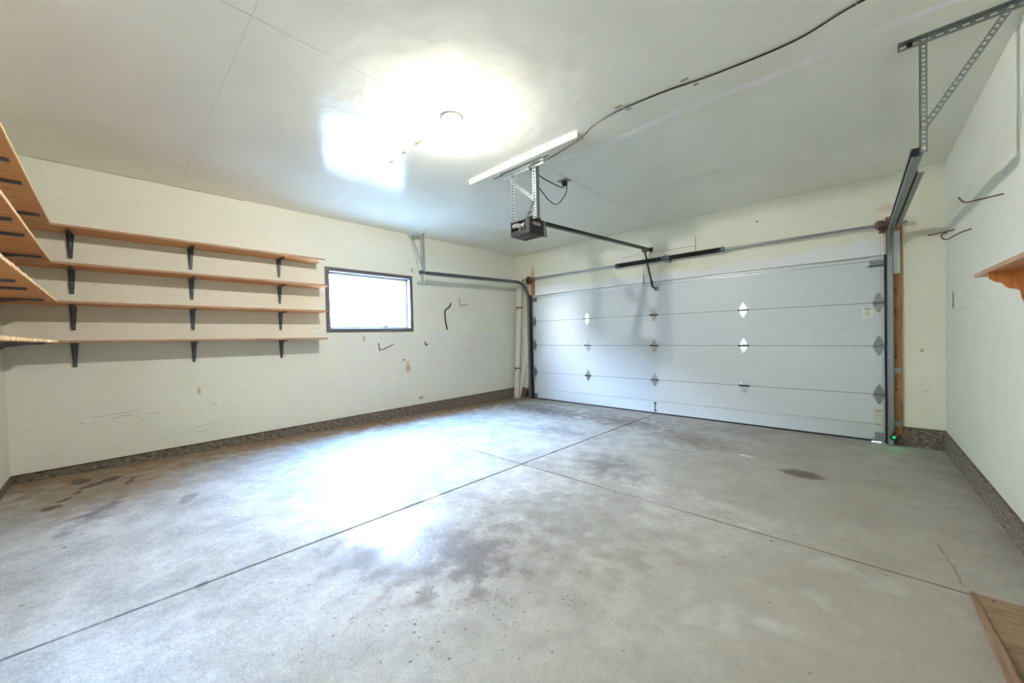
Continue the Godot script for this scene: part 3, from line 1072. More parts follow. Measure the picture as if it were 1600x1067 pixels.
func make_window() -> void:
	# outside ground that the daylight bounces from
	var gs := surf()
	box(gs, Vector3(-60, -0.30, -60), Vector3(XL - 0.26, -0.10, 60))
	box(gs, Vector3(XL - 0.26, -0.30, ZB + 0.26), Vector3(60, -0.10, 60))
	tag(obj("ground", gs, M["ground_pale"]), "pale paved yard outside the window wall", "ground", "", "structure")
	var nb := thing("added_neighbour_house", Vector3(-7.5, 0, 2.0), "pale neighbouring house added beyond the window to block low sky light", "house")  # added to cut the low sky light reaching the window
	gs = surf()
	box(gs, Vector3(-4.0, -0.2, -9.0), Vector3(0.9, 3.4, 9.0))
	obj("wall", gs, M["neighbour_siding"], nb)
	gs = surf()
	plate(gs, [Vector2(-4.4, 3.3), Vector2(1.2, 3.3), Vector2(1.2, 3.45), Vector2(-1.6, 4.6), Vector2(-4.4, 3.45)], Vector3(0, 0, 9.3), Vector3.RIGHT, Vector3.UP, -18.6)
	obj("roof", gs, M["bracket_metal"], nb)
	var w := thing("window_1", Vector3(XL, 1.775, 3.05), "dark framed horizontal window in the left wall, blown out by daylight", "window", "", "structure")
	var o := -w.position
	# casing standing slightly proud of the wall, four mitred sides
	var oz := [3.697, 2.402]
	var oy := [1.348, 2.206]
	var t := 0.052
	for s in 4:
		var st := surf()
		var x0 := XL - 0.12
		var x1 := XL + 0.014
		if s == 0: cbox(st, Vector3(x0, oy[0], oz[1]), Vector3(x1, oy[0] + t, oz[0]), 0.003)
		if s == 1: cbox(st, Vector3(x0, oy[1] - t, oz[1]), Vector3(x1, oy[1], oz[0]), 0.003)
		if s == 2: cbox(st, Vector3(x0, oy[0] + t, oz[1]), Vector3(x1, oy[1] - t, oz[1] + t), 0.003)
		if s == 3: cbox(st, Vector3(x0, oy[0] + t, oz[0] - t), Vector3(x1, oy[1] - t, oz[0]), 0.003)
		obj("casing", st, M["window_casing"], w, o)
	var fz := [oz[0] - t, oz[1] + t]
	var fy := [oy[0] + t, oy[1] - t]
	var sash := sub("sash", w)
	var ft := 0.03
	for s in 4:
		var st := surf()
		var x0 := XL - 0.105
		var x1 := XL - 0.07
		if s == 0: cbox(st, Vector3(x0, fy[0], fz[1]), Vector3(x1, fy[0] + ft, fz[0]), 0.003)
		if s == 1: cbox(st, Vector3(x0, fy[1] - ft, fz[1]), Vector3(x1, fy[1], fz[0]), 0.003)
		if s == 2: cbox(st, Vector3(x0, fy[0] + ft, fz[1]), Vector3(x1, fy[1] - ft, fz[1] + ft), 0.003)
		if s == 3: cbox(st, Vector3(x0, fy[0] + ft, fz[0] - ft), Vector3(x1, fy[1] - ft, fz[0]), 0.003)
		obj("sash_rail", st, M["sash"], sash, o)
	var g := surf()
	box(g, Vector3(XL - 0.090, fy[0] + ft, fz[1] + ft), Vector3(XL - 0.087, fy[1] - ft, fz[0] - ft))
	g = surf()
	quad(g, Vector3(XL - 0.088, fy[0] + ft, fz[0] - ft), Vector3(XL - 0.088, fy[0] + ft, fz[1] + ft), Vector3(XL - 0.088, fy[1] - ft, fz[1] + ft), Vector3(XL - 0.088, fy[1] - ft, fz[0] - ft))
	obj("pane", g, M["glass"], w, o)
	g = surf()
	cbox(g, Vector3(XL - 0.07, fy[0] + 0.022, 2.80), Vector3(XL - 0.04, fy[0] + 0.040, 2.86), 0.004)
	tube(g, [Vector3(XL - 0.05, fy[0] + 0.036, 2.83), Vector3(XL - 0.03, fy[0] + 0.045, 2.80)], 0.006)
	obj("latch", g, M["bracket_metal"], w, o)


# ------------------------------------------------------------------ garage door
func hinge_leaf(up: bool) -> SurfaceTool:
	var s := 1.0 if up else -1.0
	var o := [Vector2(-0.042, 0.0), Vector2(0.042, 0.0), Vector2(0.040, 0.026 * s), Vector2(0.026, 0.058 * s), Vector2(0.014, 0.086 * s), Vector2(0.008, 0.094 * s), Vector2(-0.008, 0.094 * s), Vector2(-0.014, 0.086 * s), Vector2(-0.026, 0.058 * s), Vector2(-0.040, 0.026 * s)]
	var st := surf()
	plate(st, o, Vector3.ZERO, Vector3.RIGHT, Vector3.UP, 0.003)
	# pressed rib, screws
	for q in [Vector2(0, 0.070), Vector2(0, 0.040)]:
		lathe(st, Vector3(q.x, q.y * s, 0.003), Vector3(0, 0, 1), [Vector2(0.008, 0.0), Vector2(0.008, 0.003), Vector2(0.004, 0.005), Vector2(0.0, 0.005)], 10)
	return st


func make_garage_door() -> void:
	var d := thing("door_1", Vector3(0, 0, -0.02), "closed white sectional double garage door of four wide panels", "garage door", "", "structure")
	var o := -d.position
	var pt := noise_tex(41, 0.02, [Color(0.77, 0.795, 0.80), Color(0.80, 0.825, 0.83)], 3)
	var m := mat("door_white", Color.WHITE, 0.42)
	m.albedo_texture = pt
	m.uv1_triplanar = true
	m.uv1_scale = Vector3(1.3, 1.3, 1.3)
	var ys := [0.018, 0.5196, 1.0429, 1.5082, DOOR_H - 0.002]
	for i in 4:
		var st := surf()
		cbox(st, Vector3(-DOOR_W + 0.004, ys[i] + 0.0024, -0.07), Vector3(DOOR_W - 0.004, ys[i + 1] - 0.0024, -0.02), 0.0006)
		# end stiles, a thin pressed cover at each end
		for s in [-1.0, 1.0]:
			box(st, Vector3(minf(s * (DOOR_W - 0.006), s * (DOOR_W - 0.10)), ys[i] + 0.004, -0.021), Vector3(maxf(s * (DOOR_W - 0.006), s * (DOOR_W - 0.10)), ys[i + 1] - 0.004, -0.0188))
		obj("panel", st, m, d, o)
		if i > 0:
			st = surf()
			box(st, Vector3(-DOOR_W + 0.006, ys[i] - 0.006, -0.060), Vector3(DOOR_W - 0.006, ys[i] + 0.006, -0.024))
			obj("joint_seal", st, M["rubber"], d, o)
	var seal := surf()
	box(seal, Vector3(-DOOR_W + 0.004, -0.001, -0.068), Vector3(DOOR_W - 0.11, 0.019, -0.024))
	box(seal, Vector3(DOOR_W - 0.11, 0.0045, -0.068), Vector3(DOOR_W - 0.004, 0.019, -0.024))
	obj("bottom_seal", seal, M["rubber"], d, o)
	# galvanised truss along the top edge
	var strut := surf()
	var y := DOOR_H - 0.004
	sheet_sweep(strut, [Vector3(-DOOR_W + 0.02, y - 0.028, -0.019), Vector3(DOOR_W - 0.02, y - 0.028, -0.019)], Vector3(0, 1, 0), [Vector2(-0.022, 0.0), Vector2(-0.014, 0.0), Vector2(-0.012, 0.032), Vector2(0.012, 0.032), Vector2(0.014, 0.0), Vector2(0.022, 0.0)], 0.0015)
	var so := obj("top_strut", strut, M["galvanised"], d, o)
	so.set_meta("label", "galvanised strut along the top edge")
	# hinges: three rows; inner ones on three stiles, wider roller hinges at both ends
	var up := hinge_leaf(true).commit()
	var dn := hinge_leaf(false).commit()
	up.surface_set_material(0, M["hinge_steel"])
	dn.surface_set_material(0, M["hinge_steel"])
	var bs := surf()
	tube(bs, [Vector3(-0.052, 0, 0.010), Vector3(0.052, 0, 0.010)], 0.0095, 10)
	for s in [-1.0, 1.0]:
		lathe(bs, Vector3(s * 0.052, 0, 0.010), Vector3(s, 0, 0), [Vector2(0.0, -0.004), Vector2(0.014, -0.004), Vector2(0.014, 0.006), Vector2(0.0, 0.006)], 10)
	var barrel := bs.commit()
	barrel.surface_set_material(0, M["bolt_dark"])
	var es := surf()
	tube(es, [Vector3(-0.06, 0, 0.024), Vector3(0.09, 0, 0.024)], 0.0055, 8)
	tube(es, [Vector3(-0.045, 0, 0.012), Vector3(0.045, 0, 0.012)], 0.012, 10)
	for s in [-1.0, 1.0]:
		box(es, Vector3(s * 0.040 - 0.002, -0.03, 0.002), Vector3(s * 0.040 + 0.002, 0.012, 0.034))
	var roller := es.commit()
	roller.surface_set_material(0, M["galvanised"])
	var up2 := hinge_leaf(true).commit()
	var dn2 := hinge_leaf(false).commit()
	up2.surface_set_material(0, M["galvanised"])
	dn2.surface_set_material(0, M["galvanised"])
	for row in 3:
		for col in 5:
			var x: float = [-2.392, -1.212, -0.047, 1.131, 2.392][col]
			var h := sub("hinge", d, Vector3(x, ys[row + 1], 0.0012))
			if col in [0, 4]:
				h.scale = Vector3(1.0 if col == 4 else -1.0, 1.12, 1.0)
				h.scale.x = 1.0
				if col == 0:
					h.rotation.z = PI
			for part in [["hinge_leaf", up2 if col in [0, 4] else up], ["hinge_leaf_001", dn2 if col in [0, 4] else dn], ["roller_shaft" if col in [0, 4] else "barrel", roller if col in [0, 4] else barrel]]:
				var mi := MeshInstance3D.new()
				mi.name = part[0]
				mi.mesh = part[1]
				h.add_child(mi, true)
	# top roller brackets, bottom corner brackets
	for s in [-1.0, 1.0]:
		var st := surf()
		var x: float = s * 2.375
		for k in 2:
			box(st, Vector3(x - 0.05, 1.915 + k * 0.028, -0.0188), Vector3(x + 0.055, 1.925 + k * 0.028, 0.012))
		tube(st, [Vector3(x - s * 0.075, 1.905, 0.004), Vector3(x + s * 0.09, 1.905, 0.004)], 0.0055)
		plate(st, [Vector2(-0.05, 1.89), Vector2(0.05, 1.89), Vector2(0.05, 1.97), Vector2(-0.05, 1.97)], Vector3(x, 0, -0.0188), Vector3.RIGHT, Vector3.UP, 0.002)
		obj("top_roller_bracket", st, M["galvanised"], d, o)
		st = surf()
		plate(st, [Vector2(-0.035, 0.012), Vector2(0.035, 0.012), Vector2(0.035, 0.105), Vector2(-0.035, 0.108)], Vector3(s * 2.392, 0, -0.0188), Vector3.RIGHT, Vector3.UP, 0.003)
		for q in [Vector2(-0.018, 0.03), Vector2(0.018, 0.03), Vector2(-0.018, 0.065), Vector2(0.018, 0.065), Vector2(0.0, 0.095)]:
			lathe(st, Vector3(s * 2.392 + q.x, q.y, -0.0158), Vector3(0, 0, 1), [Vector2(0.007, 0), Vector2(0.007, 0.004), Vector2(0, 0.005)], 8)
		tube(st, [Vector3(s * 2.34, 0.045, -0.004), Vector3(s * 2.48, 0.045, -0.004)], 0.0055)
		obj("bottom_bracket", st, M["galvanised"], d, o)
	# lift handle at the middle
	var hs := surf()
	for yy in [0.045, 0.165]:
		plate(hs, [Vector2(-0.016, yy - 0.014), Vector2(0.016, yy - 0.014), Vector2(0.016, yy + 0.014), Vector2(-0.016, yy + 0.014)], Vector3(-0.047, 0, -0.02), Vector3.RIGHT, Vector3.UP, 0.004)
	tube(hs, smooth([Vector3(-0.047, 0.045, -0.017), Vector3(-0.040, 0.052, 0.012), Vector3(-0.034, 0.105, 0.024), Vector3(-0.040, 0.158, 0.012), Vector3(-0.047, 0.165, -0.017)], 5), 0.007, 8)
	var ho := obj("lift_handle", hs, M["bolt_dark"], d, o)
	ho.set_meta("label", "small dark lift handle")
	# printed stickers
	sticker(d, o, "warning_sticker", Vector3(2.262, 1.352, -0.0186), Vector2(0.085, 0.108), [[0, 0, 1, 1, Color(0.86, 0.86, 0.82)], [0.22, 0.10, 0.82, 0.19, Color(0.38, 0.18, 0.14)], [0.25, 0.32, 0.78, 0.80, Color(0.76, 0.79, 0.74)], [0.90, 0.05, 0.97, 0.95, Color(0.93, 0.92, 0.90)]], "small white sticker with a dark red bar")
	sticker(d, o, "safety_label", Vector3(2.352, 0.180, -0.0166), Vector2(0.060, 0.166), [[0, 0, 1, 1, Color(0.85, 0.83, 0.79)], [0.02, 0.01, 0.98, 0.06, Color(0.55, 0.20, 0.12)], [0.18, 0.09, 0.35, 0.17, Color(0.70, 0.25, 0.12)], [0.45, 0.10, 0.92, 0.14, Color(0.3, 0.25, 0.22)], [0.05, 0.32, 0.95, 0.345, Color(0.70, 0.30, 0.15)], [0.12, 0.40, 0.88, 0.90, Color(0.76, 0.80, 0.76)], [0.02, 0.30, 0.05, 0.99, Color(0.75, 0.38, 0.22)], [0.95, 0.30, 0.98, 0.99, Color(0.75, 0.38, 0.22)], [0.1, 0.93, 0.9, 0.97, Color(0.5, 0.35, 0.3)]], "tall white safety label with orange borders")
	sticker(d, o, "white_label", Vector3(-2.42, 0.140, -0.0166), Vector2(0.07, 0.22), [[0, 0, 1, 1, Color(0.82, 0.83, 0.82)], [0.05, 0.02, 0.95, 0.07, Color(0.35, 0.33, 0.33)], [0.15, 0.25, 0.8, 0.29, Color(0.5, 0.5, 0.5)], [0.15, 0.4, 0.8, 0.44, Color(0.5, 0.5, 0.5)], [0.15, 0.55, 0.8, 0.59, Color(0.5, 0.5, 0.5)]], "white printed label low on the left edge")


func sticker(parent: Node3D, shift: Vector3, called: String, at: Vector3, size: Vector2, rects: Array, label: String, u := Vector3.RIGHT, v := Vector3.UP) -> void:
	var im := Image.create(96, 96, false, Image.FORMAT_RGB8)
	for r in rects:
		im.fill_rect(Rect2i(int(r[0] * 96), int(r[1] * 96), maxi(1, int((r[2] - r[0]) * 96)), maxi(1, int((r[3] - r[1]) * 96))), r[4])
	var m := mat(called + "_print", Color.WHITE, 0.5)
	m.albedo_texture = ImageTexture.create_from_image(im)
	var st := surf()
	var n := u.cross(v)
	var c := [at, at + u * size.x, at + u * size.x + v * size.y, at + v * size.y]
	var uv := [Vector2(0, 1), Vector2(1, 1), Vector2(1, 0), Vector2(0, 0)]
	st.set_normal(n)
	for e in [0, 2, 1, 0, 3, 2]:
		st.set_uv(uv[e])
		st.add_vertex(c[e] + n * 0.0006)
	st.set_uv(Vector2(0.5, 0.98))
	for e in 4:
		quad(st, c[e], c[(e + 1) % 4], c[(e + 1) % 4] + n * 0.0006, c[e] + n * 0.0006)
	var o := obj(called, st, m, parent, shift)
	o.set_meta("label", label)


# ------------------------------------------------------------------ tracks
func make_tracks() -> void:
	for s in [-1.0, 1.0]:
		var right: bool = s > 0
		var t := thing("door_track", Vector3(s * 2.47, 0, 0.08), "galvanised steel door track on the right side with perforated ceiling hanger" if right else "galvanised steel door track along the left wall, hung beside the window", "door track", "garage door tracks")
		var o := -t.position
		var x: float = s * 2.479
		var zc := 0.055
		# C-shaped channel open towards the door
		var prof := [Vector2(-s * 0.026, -0.014), Vector2(-s * 0.026, -0.026), Vector2(s * 0.016, -0.026), Vector2(s * 0.022, -0.016), Vector2(s * 0.022, 0.016), Vector2(s * 0.016, 0.026), Vector2(-s * 0.018, 0.026), Vector2(-s * 0.024, 0.018)]
		var st := surf()
		var yb := 1.92
		sheet_sweep(st, [Vector3(x, 0.012, zc), Vector3(x, 0.9, zc), Vector3(x, yb, zc)], Vector3.RIGHT, prof, 0.002)
		obj("vertical_track", st, M["galvanised"], t, o)
		st = surf()
		var curve := []
		var R := 0.33
		var top := yb + R + 0.005
		for k in 15:
			var a := PI / 2.0 * k / 14.0
			curve.append(Vector3(x, yb + R * sin(a), zc + R * (1.0 - cos(a))))
		var ye := 2.225 if right else 2.205
		var yt := yb + R
		for k in 6:
			var f := (k + 1) / 6.0
			curve.append(Vector3(x, lerpf(yt, ye, f), lerpf(zc + R, 2.50, f)))
		sheet_sweep(st, curve, Vector3.RIGHT, prof, 0.002)
		obj("curved_track", st, M["galvanised"], t, o)
		# stiffening angle along the horizontal run
		st = surf()
		if right:
			obox(st, Vector3(x + 0.028, yt - 0.028, 0.35), Vector3(0.003, 0, 0), Vector3(0, 0.062, 0), Vector3(0, -0.012, 1.78))
			obox(st, Vector3(x + 0.028, yt - 0.028, 0.35), Vector3(0.030, 0, 0), Vector3(0, 0.003, 0), Vector3(0, -0.012, 1.78))
		else:
			obox(st, Vector3(x - 0.031, yt - 0.020, 0.35), Vector3(0.003, 0, 0), Vector3(0, 0.050, 0), Vector3(0, -0.035, 2.0))
			obox(st, Vector3(x - 0.058, yt - 0.020, 0.35), Vector3(0.030, 0, 0), Vector3(0, 0.003, 0), Vector3(0, -0.035, 2.0))
		obj("stiffening_angle", st, M["galvanised"], t, o)
		# flag bracket that ties both runs to the jamb
		st = surf()
		plate(st, [Vector2(0.0, 1.80), Vector2(0.055, 1.80), Vector2(0.055, 2.06), Vector2(0.11, 2.20), Vector2(0.11, 2.26), Vector2(0.0, 2.26)], Vector3(x + s * 0.026, 0, 0.026), Vector3(0, 0, 1), Vector3.UP, 0.003)
		var fx0: float = minf(x + s * 0.026, x + s * 0.072)
		box(st, Vector3(fx0, 1.80, 0.026), Vector3(fx0 + 0.046, 2.24, 0.029))
		for yy in [1.88, 2.02, 2.05, 2.17]:
			lathe(st, Vector3(x + s * 0.055, yy, 0.029), Vector3(0, 0, 1), [Vector2(0.008, 0), Vector2(0.008, 0.006), Vector2(0, 0.007)], 8)
		obj("flag_bracket", st, M["galvanised_bright"], t, o)
		# jamb brackets
		for yy in [0.20, 0.76]:
			st = surf()
			box(st, Vector3(minf(x + s * 0.022, x + s * 0.075), yy, 0.026), Vector3(maxf(x + s * 0.022, x + s * 0.075), yy + 0.055, 0.029))
			box(st, Vector3(minf(x + s * 0.022, x + s * 0.025), yy, 0.026), Vector3(maxf(x + s * 0.022, x + s * 0.025), yy + 0.055, 0.075))
			lathe(st, Vector3(x + s * 0.052, yy + 0.028, 0.029), Vector3(0, 0, 1), [Vector2(0.009, 0), Vector2(0.009, 0.005), Vector2(0, 0.006)], 8)
			obj("jamb_bracket", st, M["galvanised"], t, o)
		# hanger of perforated angle
		var zz := 2.505 if right else 2.44
		if right:
			st = surf()
			angle_iron(st, Vector3(2.402, H, zz), Vector3(XR - 0.004, H, zz), Vector3.DOWN, 0.036, Vector3(0, 0, 1), 0.036, 0.042, 0.26)
			obj("ceiling_angle", st, M["galvanised"], t, o)
			st = surf()
			angle_iron(st, Vector3(2.487, 2.215, zz - 0.004), Vector3(2.487, 2.835, zz - 0.004), Vector3.RIGHT, 0.030, Vector3(0, 0, -1), 0.034, 0.024)
			obj("hanger_angle", st, M["galvanised"], t, o)
			st = surf()
			var a := Vector3(2.502, 2.348, zz + 0.006)
			var b := Vector3(2.80, 2.838, zz + 0.006)
			var dd := (b - a).normalized().cross(Vector3(0, 0, 1)).normalized()
			flange(st, a - dd * 0.015, b - dd * 0.015, dd, 0.030, Vector3(0, 0, 1), 0.026)
			obj("diagonal_brace", st, M["galvanised"], t, o)
			st = surf()
			for q in [Vector3(2.502, 2.36, zz + 0.008), Vector3(2.795, 2.825, zz + 0.008), Vector3(2.502, 2.83, zz + 0.002), Vector3(2.50, 2.235, zz + 0.002)]:
				st = surf()
				lathe(st, q, Vector3(0, 0, 1), [Vector2(0.010, 0), Vector2(0.010, 0.008), Vector2(0, 0.009)], 6)
				obj("bolt", st, M["hinge_steel"], t, o)
			st = surf()
			box(st, Vector3(2.437, 2.817, zz + 0.002), Vector3(2.460, 2.842, zz + 0.005))
			obj("dark_clip", st, M["black_metal"], t, o)
		else:
			st = surf()
			angle_iron(st, Vector3(XL + 0.01, H - 0.03, zz), Vector3(-2.44, H - 0.03, zz), Vector3.DOWN, 0.030, Vector3(0, 0, 1), 0.030)
			box(st, Vector3(XL + 0.005, H - 0.03, zz - 0.01), Vector3(-2.44, H, zz + 0.03))
			obj("ceiling_angle", st, M["galvanised_bright"], t, o)
			st = surf()
			angle_iron(st, Vector3(-2.48, 2.19, zz - 0.004), Vector3(-2.48, 2.80, zz - 0.004), Vector3.RIGHT, 0.026, Vector3(0, 0, -1), 0.030, 0.024)
			obj("hanger_angle", st, M["galvanised"], t, o)
			st = surf()
			var a := Vector3(-2.485, 2.29, zz + 0.006)
			var b := Vector3(-2.74, 2.80, zz + 0.006)
			var dd := (b - a).normalized().cross(Vector3(0, 0, 1)).normalized()
			flange(st, a - dd * 0.015, b - dd * 0.015, dd, 0.030, Vector3(0, 0, 1), 0.026)
			obj("diagonal_brace", st, M["galvanised"], t, o)
	# jamb boards the tracks are screwed to
	var st := surf()
	cbox(st, Vector3(2.447, 0.115, 0.0), Vector3(2.566, 2.40, 0.024), 0.002)
	var j := obj("trim_3", st, M["jamb_wood"])
	tag(j, "red-brown bare wooden jamb board right of the garage door", "jamb board", "", "structure")
	for yy in [0.585, 0.93, 1.40, 1.63]:
		var kn := surf()
		lathe(kn, Vector3(2.517, yy, 0.0238), Vector3(0, 0, 1), [Vector2(0.010, 0), Vector2(0.007, 0.001), Vector2(0, 0.0012)], 10)
		obj("knot", kn, M["crack_dark"], j)
	st = surf()
	cbox(st, Vector3(-2.505, 0.115, 0.0), Vector3(-2.447, 2.03, 0.024), 0.002)
	cbox(st, Vector3(-2.425, 2.018, 0.0), Vector3(-2.345, 2.37, 0.024), 0.002)
	j = obj("trim_4", st, M["jamb_wood"])
	tag(j, "rust-stained wooden jamb board left of the garage door", "jamb board", "", "structure")


# ------------------------------------------------------------------ torsion bar
func make_torsion() -> void:
	var z := 0.10
	var t := thing("torsion_bar", Vector3(0, 2.31, z), "steel torsion shaft with two black coil springs above the garage door", "torsion spring")
	var o := -t.position
	var y := 2.312
	var st := surf()
	tube(st, [Vector3(-2.58, y + 0.010, z), Vector3(2.60, y - 0.002, z)], 0.0145, 12)
	obj("shaft", st, M["galvanised"], t, o)
	# two wound springs with their cones
	for s in [[-0.586, 0.165], [0.215, 0.936]]:
		st = surf()
		var n: int = int((s[1] - s[0]) / 0.0105)
		var pts := []
		for k in n * 8 + 1:
			var a := TAU * k / 8.0
			pts.append(Vector3(lerpf(s[0] + 0.02, s[1] - 0.02, k / (n * 8.0)), y + 0.003 + 0.029 * cos(a), z + 0.029 * sin(a)))
		tube(st, pts, 0.0050, 5)
		obj("spring", st, M["black_metal"], t, o)
		for e in [[s[0], 1.0], [s[1], -1.0]]:
			st = surf()
			lathe(st, Vector3(e[0], y + 0.002, z), Vector3(e[1], 0, 0), [Vector2(0.0, -0.022), Vector2(0.022, -0.022), Vector2(0.024, -0.012), Vector2(0.040, -0.006), Vector2(0.040, 0.004), Vector2(0.033, 0.010), Vector2(0.030, 0.04)], 14)
			obj("spring_cone", st, M["bracket_metal"], t, o)
	# centre bearing plate
	st = surf()
	plate(st, [Vector2(-0.045, -0.05), Vector2(0.045, -0.05), Vector2(0.045, 0.02), Vector2(0.02, 0.06), Vector2(-0.02, 0.06), Vector2(-0.045, 0.02)], Vector3(0.188, y, 0.075), Vector3(0, 0, 1) * 1.0, Vector3.UP, 0.003)
	box(st, Vector3(0.15, y - 0.055, 0.0285), Vector3(0.25, y - 0.015, 0.032))
	box(st, Vector3(0.186, y - 0.035, 0.0285), Vector3(0.192, y + 0.035, z + 0.035))
	tube(st, [Vector3(0.20, y - 0.045, z + 0.01), Vector3(0.245, y - 0.045, z + 0.01)], 0.015, 10)
	obj("centre_bracket", st, M["galvanised"], t, o)
	# cable drums and end bearing plates
	for s in [-1.0, 1.0]:
		st = surf()
		lathe(st, Vector3(s * 2.40, y + (0.009 if s < 0 else 0.0), z), Vector3(s, 0, 0), [Vector2(0.0, -0.035), Vector2(0.030, -0.035), Vector2(0.034, -0.02), Vector2(0.050, -0.018), Vector2(0.050, -0.010), Vector2(0.045, -0.008), Vector2(0.045, 0.02), Vector2(0.056, 0.022), Vector2(0.056, 0.028), Vector2(0.0, 0.028)], 20)
		obj("cable_drum", st, M["rusty"], t, o)
		st = surf()
		var bx: float = s * 2.445
		box(st, Vector3(bx - 0.002, y - 0.075, 0.024), Vector3(bx + 0.002, y + 0.05, z + 0.04))
		box(st, Vector3(minf(bx, bx - s * 0.05), y - 0.075, 0.024), Vector3(maxf(bx, bx - s * 0.05), y + 0.05, 0.028))
		obj("end_bearing_plate", st, M["rusty"], t, o)
		st = surf()
		tube(st, [Vector3(s * 2.405, y, 0.052), Vector3(s * 2.418, 1.0, 0.018), Vector3(s * 2.424, 0.06, 0.0)], 0.0016, 6)
		obj("lift_cable", st, M["galvanised"], t, o)
	# painted header board behind the springs
	st = surf()
	cbox(st, Vector3(-0.615, 2.275, 0.0), Vector3(0.572, 2.440, 0.027), 0.002)
	cbox(st, Vector3(-0.55, 2.443, 0.0), Vector3(0.572, 2.562, 0.026), 0.002)
	var hb := obj("header_board", st, M["wall_cream"])
	tag(hb, "cream painted backing board on the wall behind the springs", "board")


# ------------------------------------------------------------------ opener
func make_opener() -> void:
	var op := thing("garage_door_opener", Vector3(-0.06, 2.17, 2.90), "dark grey ceiling motor of the garage door opener with its open cover and long rail", "garage door opener")
	var o := -op.position
	var x0 := -0.185
	var x1 := 0.050
	var z0 := 2.785
	var z1 := 3.0
	var yb := 2.182
	var yt := 2.332
	var body := sub("motor_housing", op)
	# housing open on the side towards the back wall: floor, top, sides, front
	var st := surf()
	cbox(st, Vector3(x0, yb, z0), Vector3(x1, yb + 0.022, z1), 0.004)
	cbox(st, Vector3(x1 - 0.05, yb + 0.018, z0), Vector3(x1, yt, z1), 0.004)
	cbox(st, Vector3(x0, yb + 0.018, z0), Vector3(x0 + 0.010, yt - 0.012, z1), 0.003)
	cbox(st, Vector3(x0, yb + 0.018, z0), Vector3(x1, yt, z0 + 0.03), 0.004)
	cbox(st, Vector3(x0, yt - 0.016, z0), Vector3(x1 - 0.02, yt - 0.004, z1 - 0.03), 0.003)
	cbox(st, Vector3(x0, yb + 0.018, z1 - 0.012), Vector3(x1 - 0.04, yb + 0.042, z1), 0.003)
	# ribs on the side cover
	for k in 9:
		box(st, Vector3(x1 - 0.001, yb + 0.012 + k * 0.015, z0 + 0.012), Vector3(x1 + 0.0018, yb + 0.020 + k * 0.015, z1 - 0.010))
	obj("case", st, M["housing"], body, o)
	st = surf()
	plate(st, [Vector2(z0 - 0.045, yb + 0.004), Vector2(z0 - 0.006, yb - 0.008), Vector2(z0 - 0.002, yt - 0.01), Vector2(z0 - 0.020, yt - 0.006)], Vector3(x1 - 0.012, 0, 0), Vector3(0, 0, 1), Vector3.UP, -0.016)
	obj("light_lens", st, M["housing_grey"], body, o)
	sticker(body, o, "name_plate", Vector3(x1 + 0.0018, yb + 0.085, z1 - 0.055), Vector2(0.105, 0.026), [[0, 0, 1, 1, Color(0.72, 0.72, 0.72)], [0.12, 0.38, 0.30, 0.6, Color(0.25, 0.25, 0.25)], [0.34, 0.34, 0.52, 0.62, Color(0.3, 0.3, 0.3)], [0.56, 0.38, 0.68, 0.6, Color(0.25, 0.25, 0.25)], [0.72, 0.36, 0.90, 0.62, Color(0.3, 0.3, 0.3)]], "pale plate with dark lettering", Vector3(0, 0, -1), Vector3.UP)
	# the works in the open end: reflector, sockets, circuit board, belt loop
	st = surf()
	lathe(st, Vector3(x0 + 0.016, yb + 0.10, z1 - 0.035), Vector3(1, 0, 0), [Vector2(0.0, 0.0), Vector2(0.026, 0.0), Vector2(0.026, 0.055), Vector2(0.0, 0.055)], 16)
	box(st, Vector3(x0 + 0.075, yb + 0.05, z1 - 0.06), Vector3(x0 + 0.105, yb + 0.115, z1 - 0.03))
	obj("motor_can", st, M["chrome"], body, o)
	st = surf()
	box(st, Vector3(x0 + 0.012, yb + 0.040, z1 - 0.10), Vector3(x1 - 0.055, yb + 0.045, z1 - 0.02))
	box(st, Vector3(x0 + 0.012, yb + 0.045, z0 + 0.05), Vector3(x1 - 0.055, yt - 0.02, z0 + 0.055))
	for k in 4:
		cbox(st, Vector3(x0 + 0.025 + k * 0.03, yb + 0.045, z1 - 0.05), Vector3(x0 + 0.043 + k * 0.03, yb + 0.06, z1 - 0.03), 0.002)
	obj("circuit_board", st, M["circuit_green"], body, o)
	st = surf()
	lathe(st, Vector3(x0 + 0.14, yt - 0.055, z1 - 0.02), Vector3(0, 0, 1), [Vector2(0.0, -0.06), Vector2(0.022, -0.06), Vector2(0.022, -0.01), Vector2(0.016, 0.0), Vector2(0.0, 0.0)], 14)
	tube(st, smooth([Vector3(x0 + 0.075, yt - 0.03, z1 - 0.03), Vector3(x0 + 0.085, yt - 0.07, z1 - 0.01), Vector3(x0 + 0.13, yt - 0.062, z1 - 0.01)]), 0.006)
	tube(st, smooth([Vector3(x0 + 0.15, yb + 0.06, z1 - 0.02), Vector3(x0 + 0.16, yb + 0.09, z1 - 0.005), Vector3(x0 + 0.152, yb + 0.11, z1 - 0.02)]), 0.006)
	obj("lamp_socket", st, M["housing_grey"], body, o)
	st = surf()
	tube(st, smooth([Vector3(-0.07, yb + 0.022, z1 - 0.004), Vector3(-0.085, yb - 0.008, z1 - 0.012), Vector3(-0.075, yb - 0.018, z1 - 0.06), Vector3(-0.03, yb - 0.010, z1 - 0.07), Vector3(-0.02, yb + 0.002, z1 - 0.06)]), 0.0028)
	obj("antenna_wire", st, M["wire_tan"], body, o)
	st = surf()
	cbox(st, Vector3(-0.02, yt - 0.004, z0 + 0.02), Vector3(0.035, yt + 0.026, z0 + 0.14), 0.004)
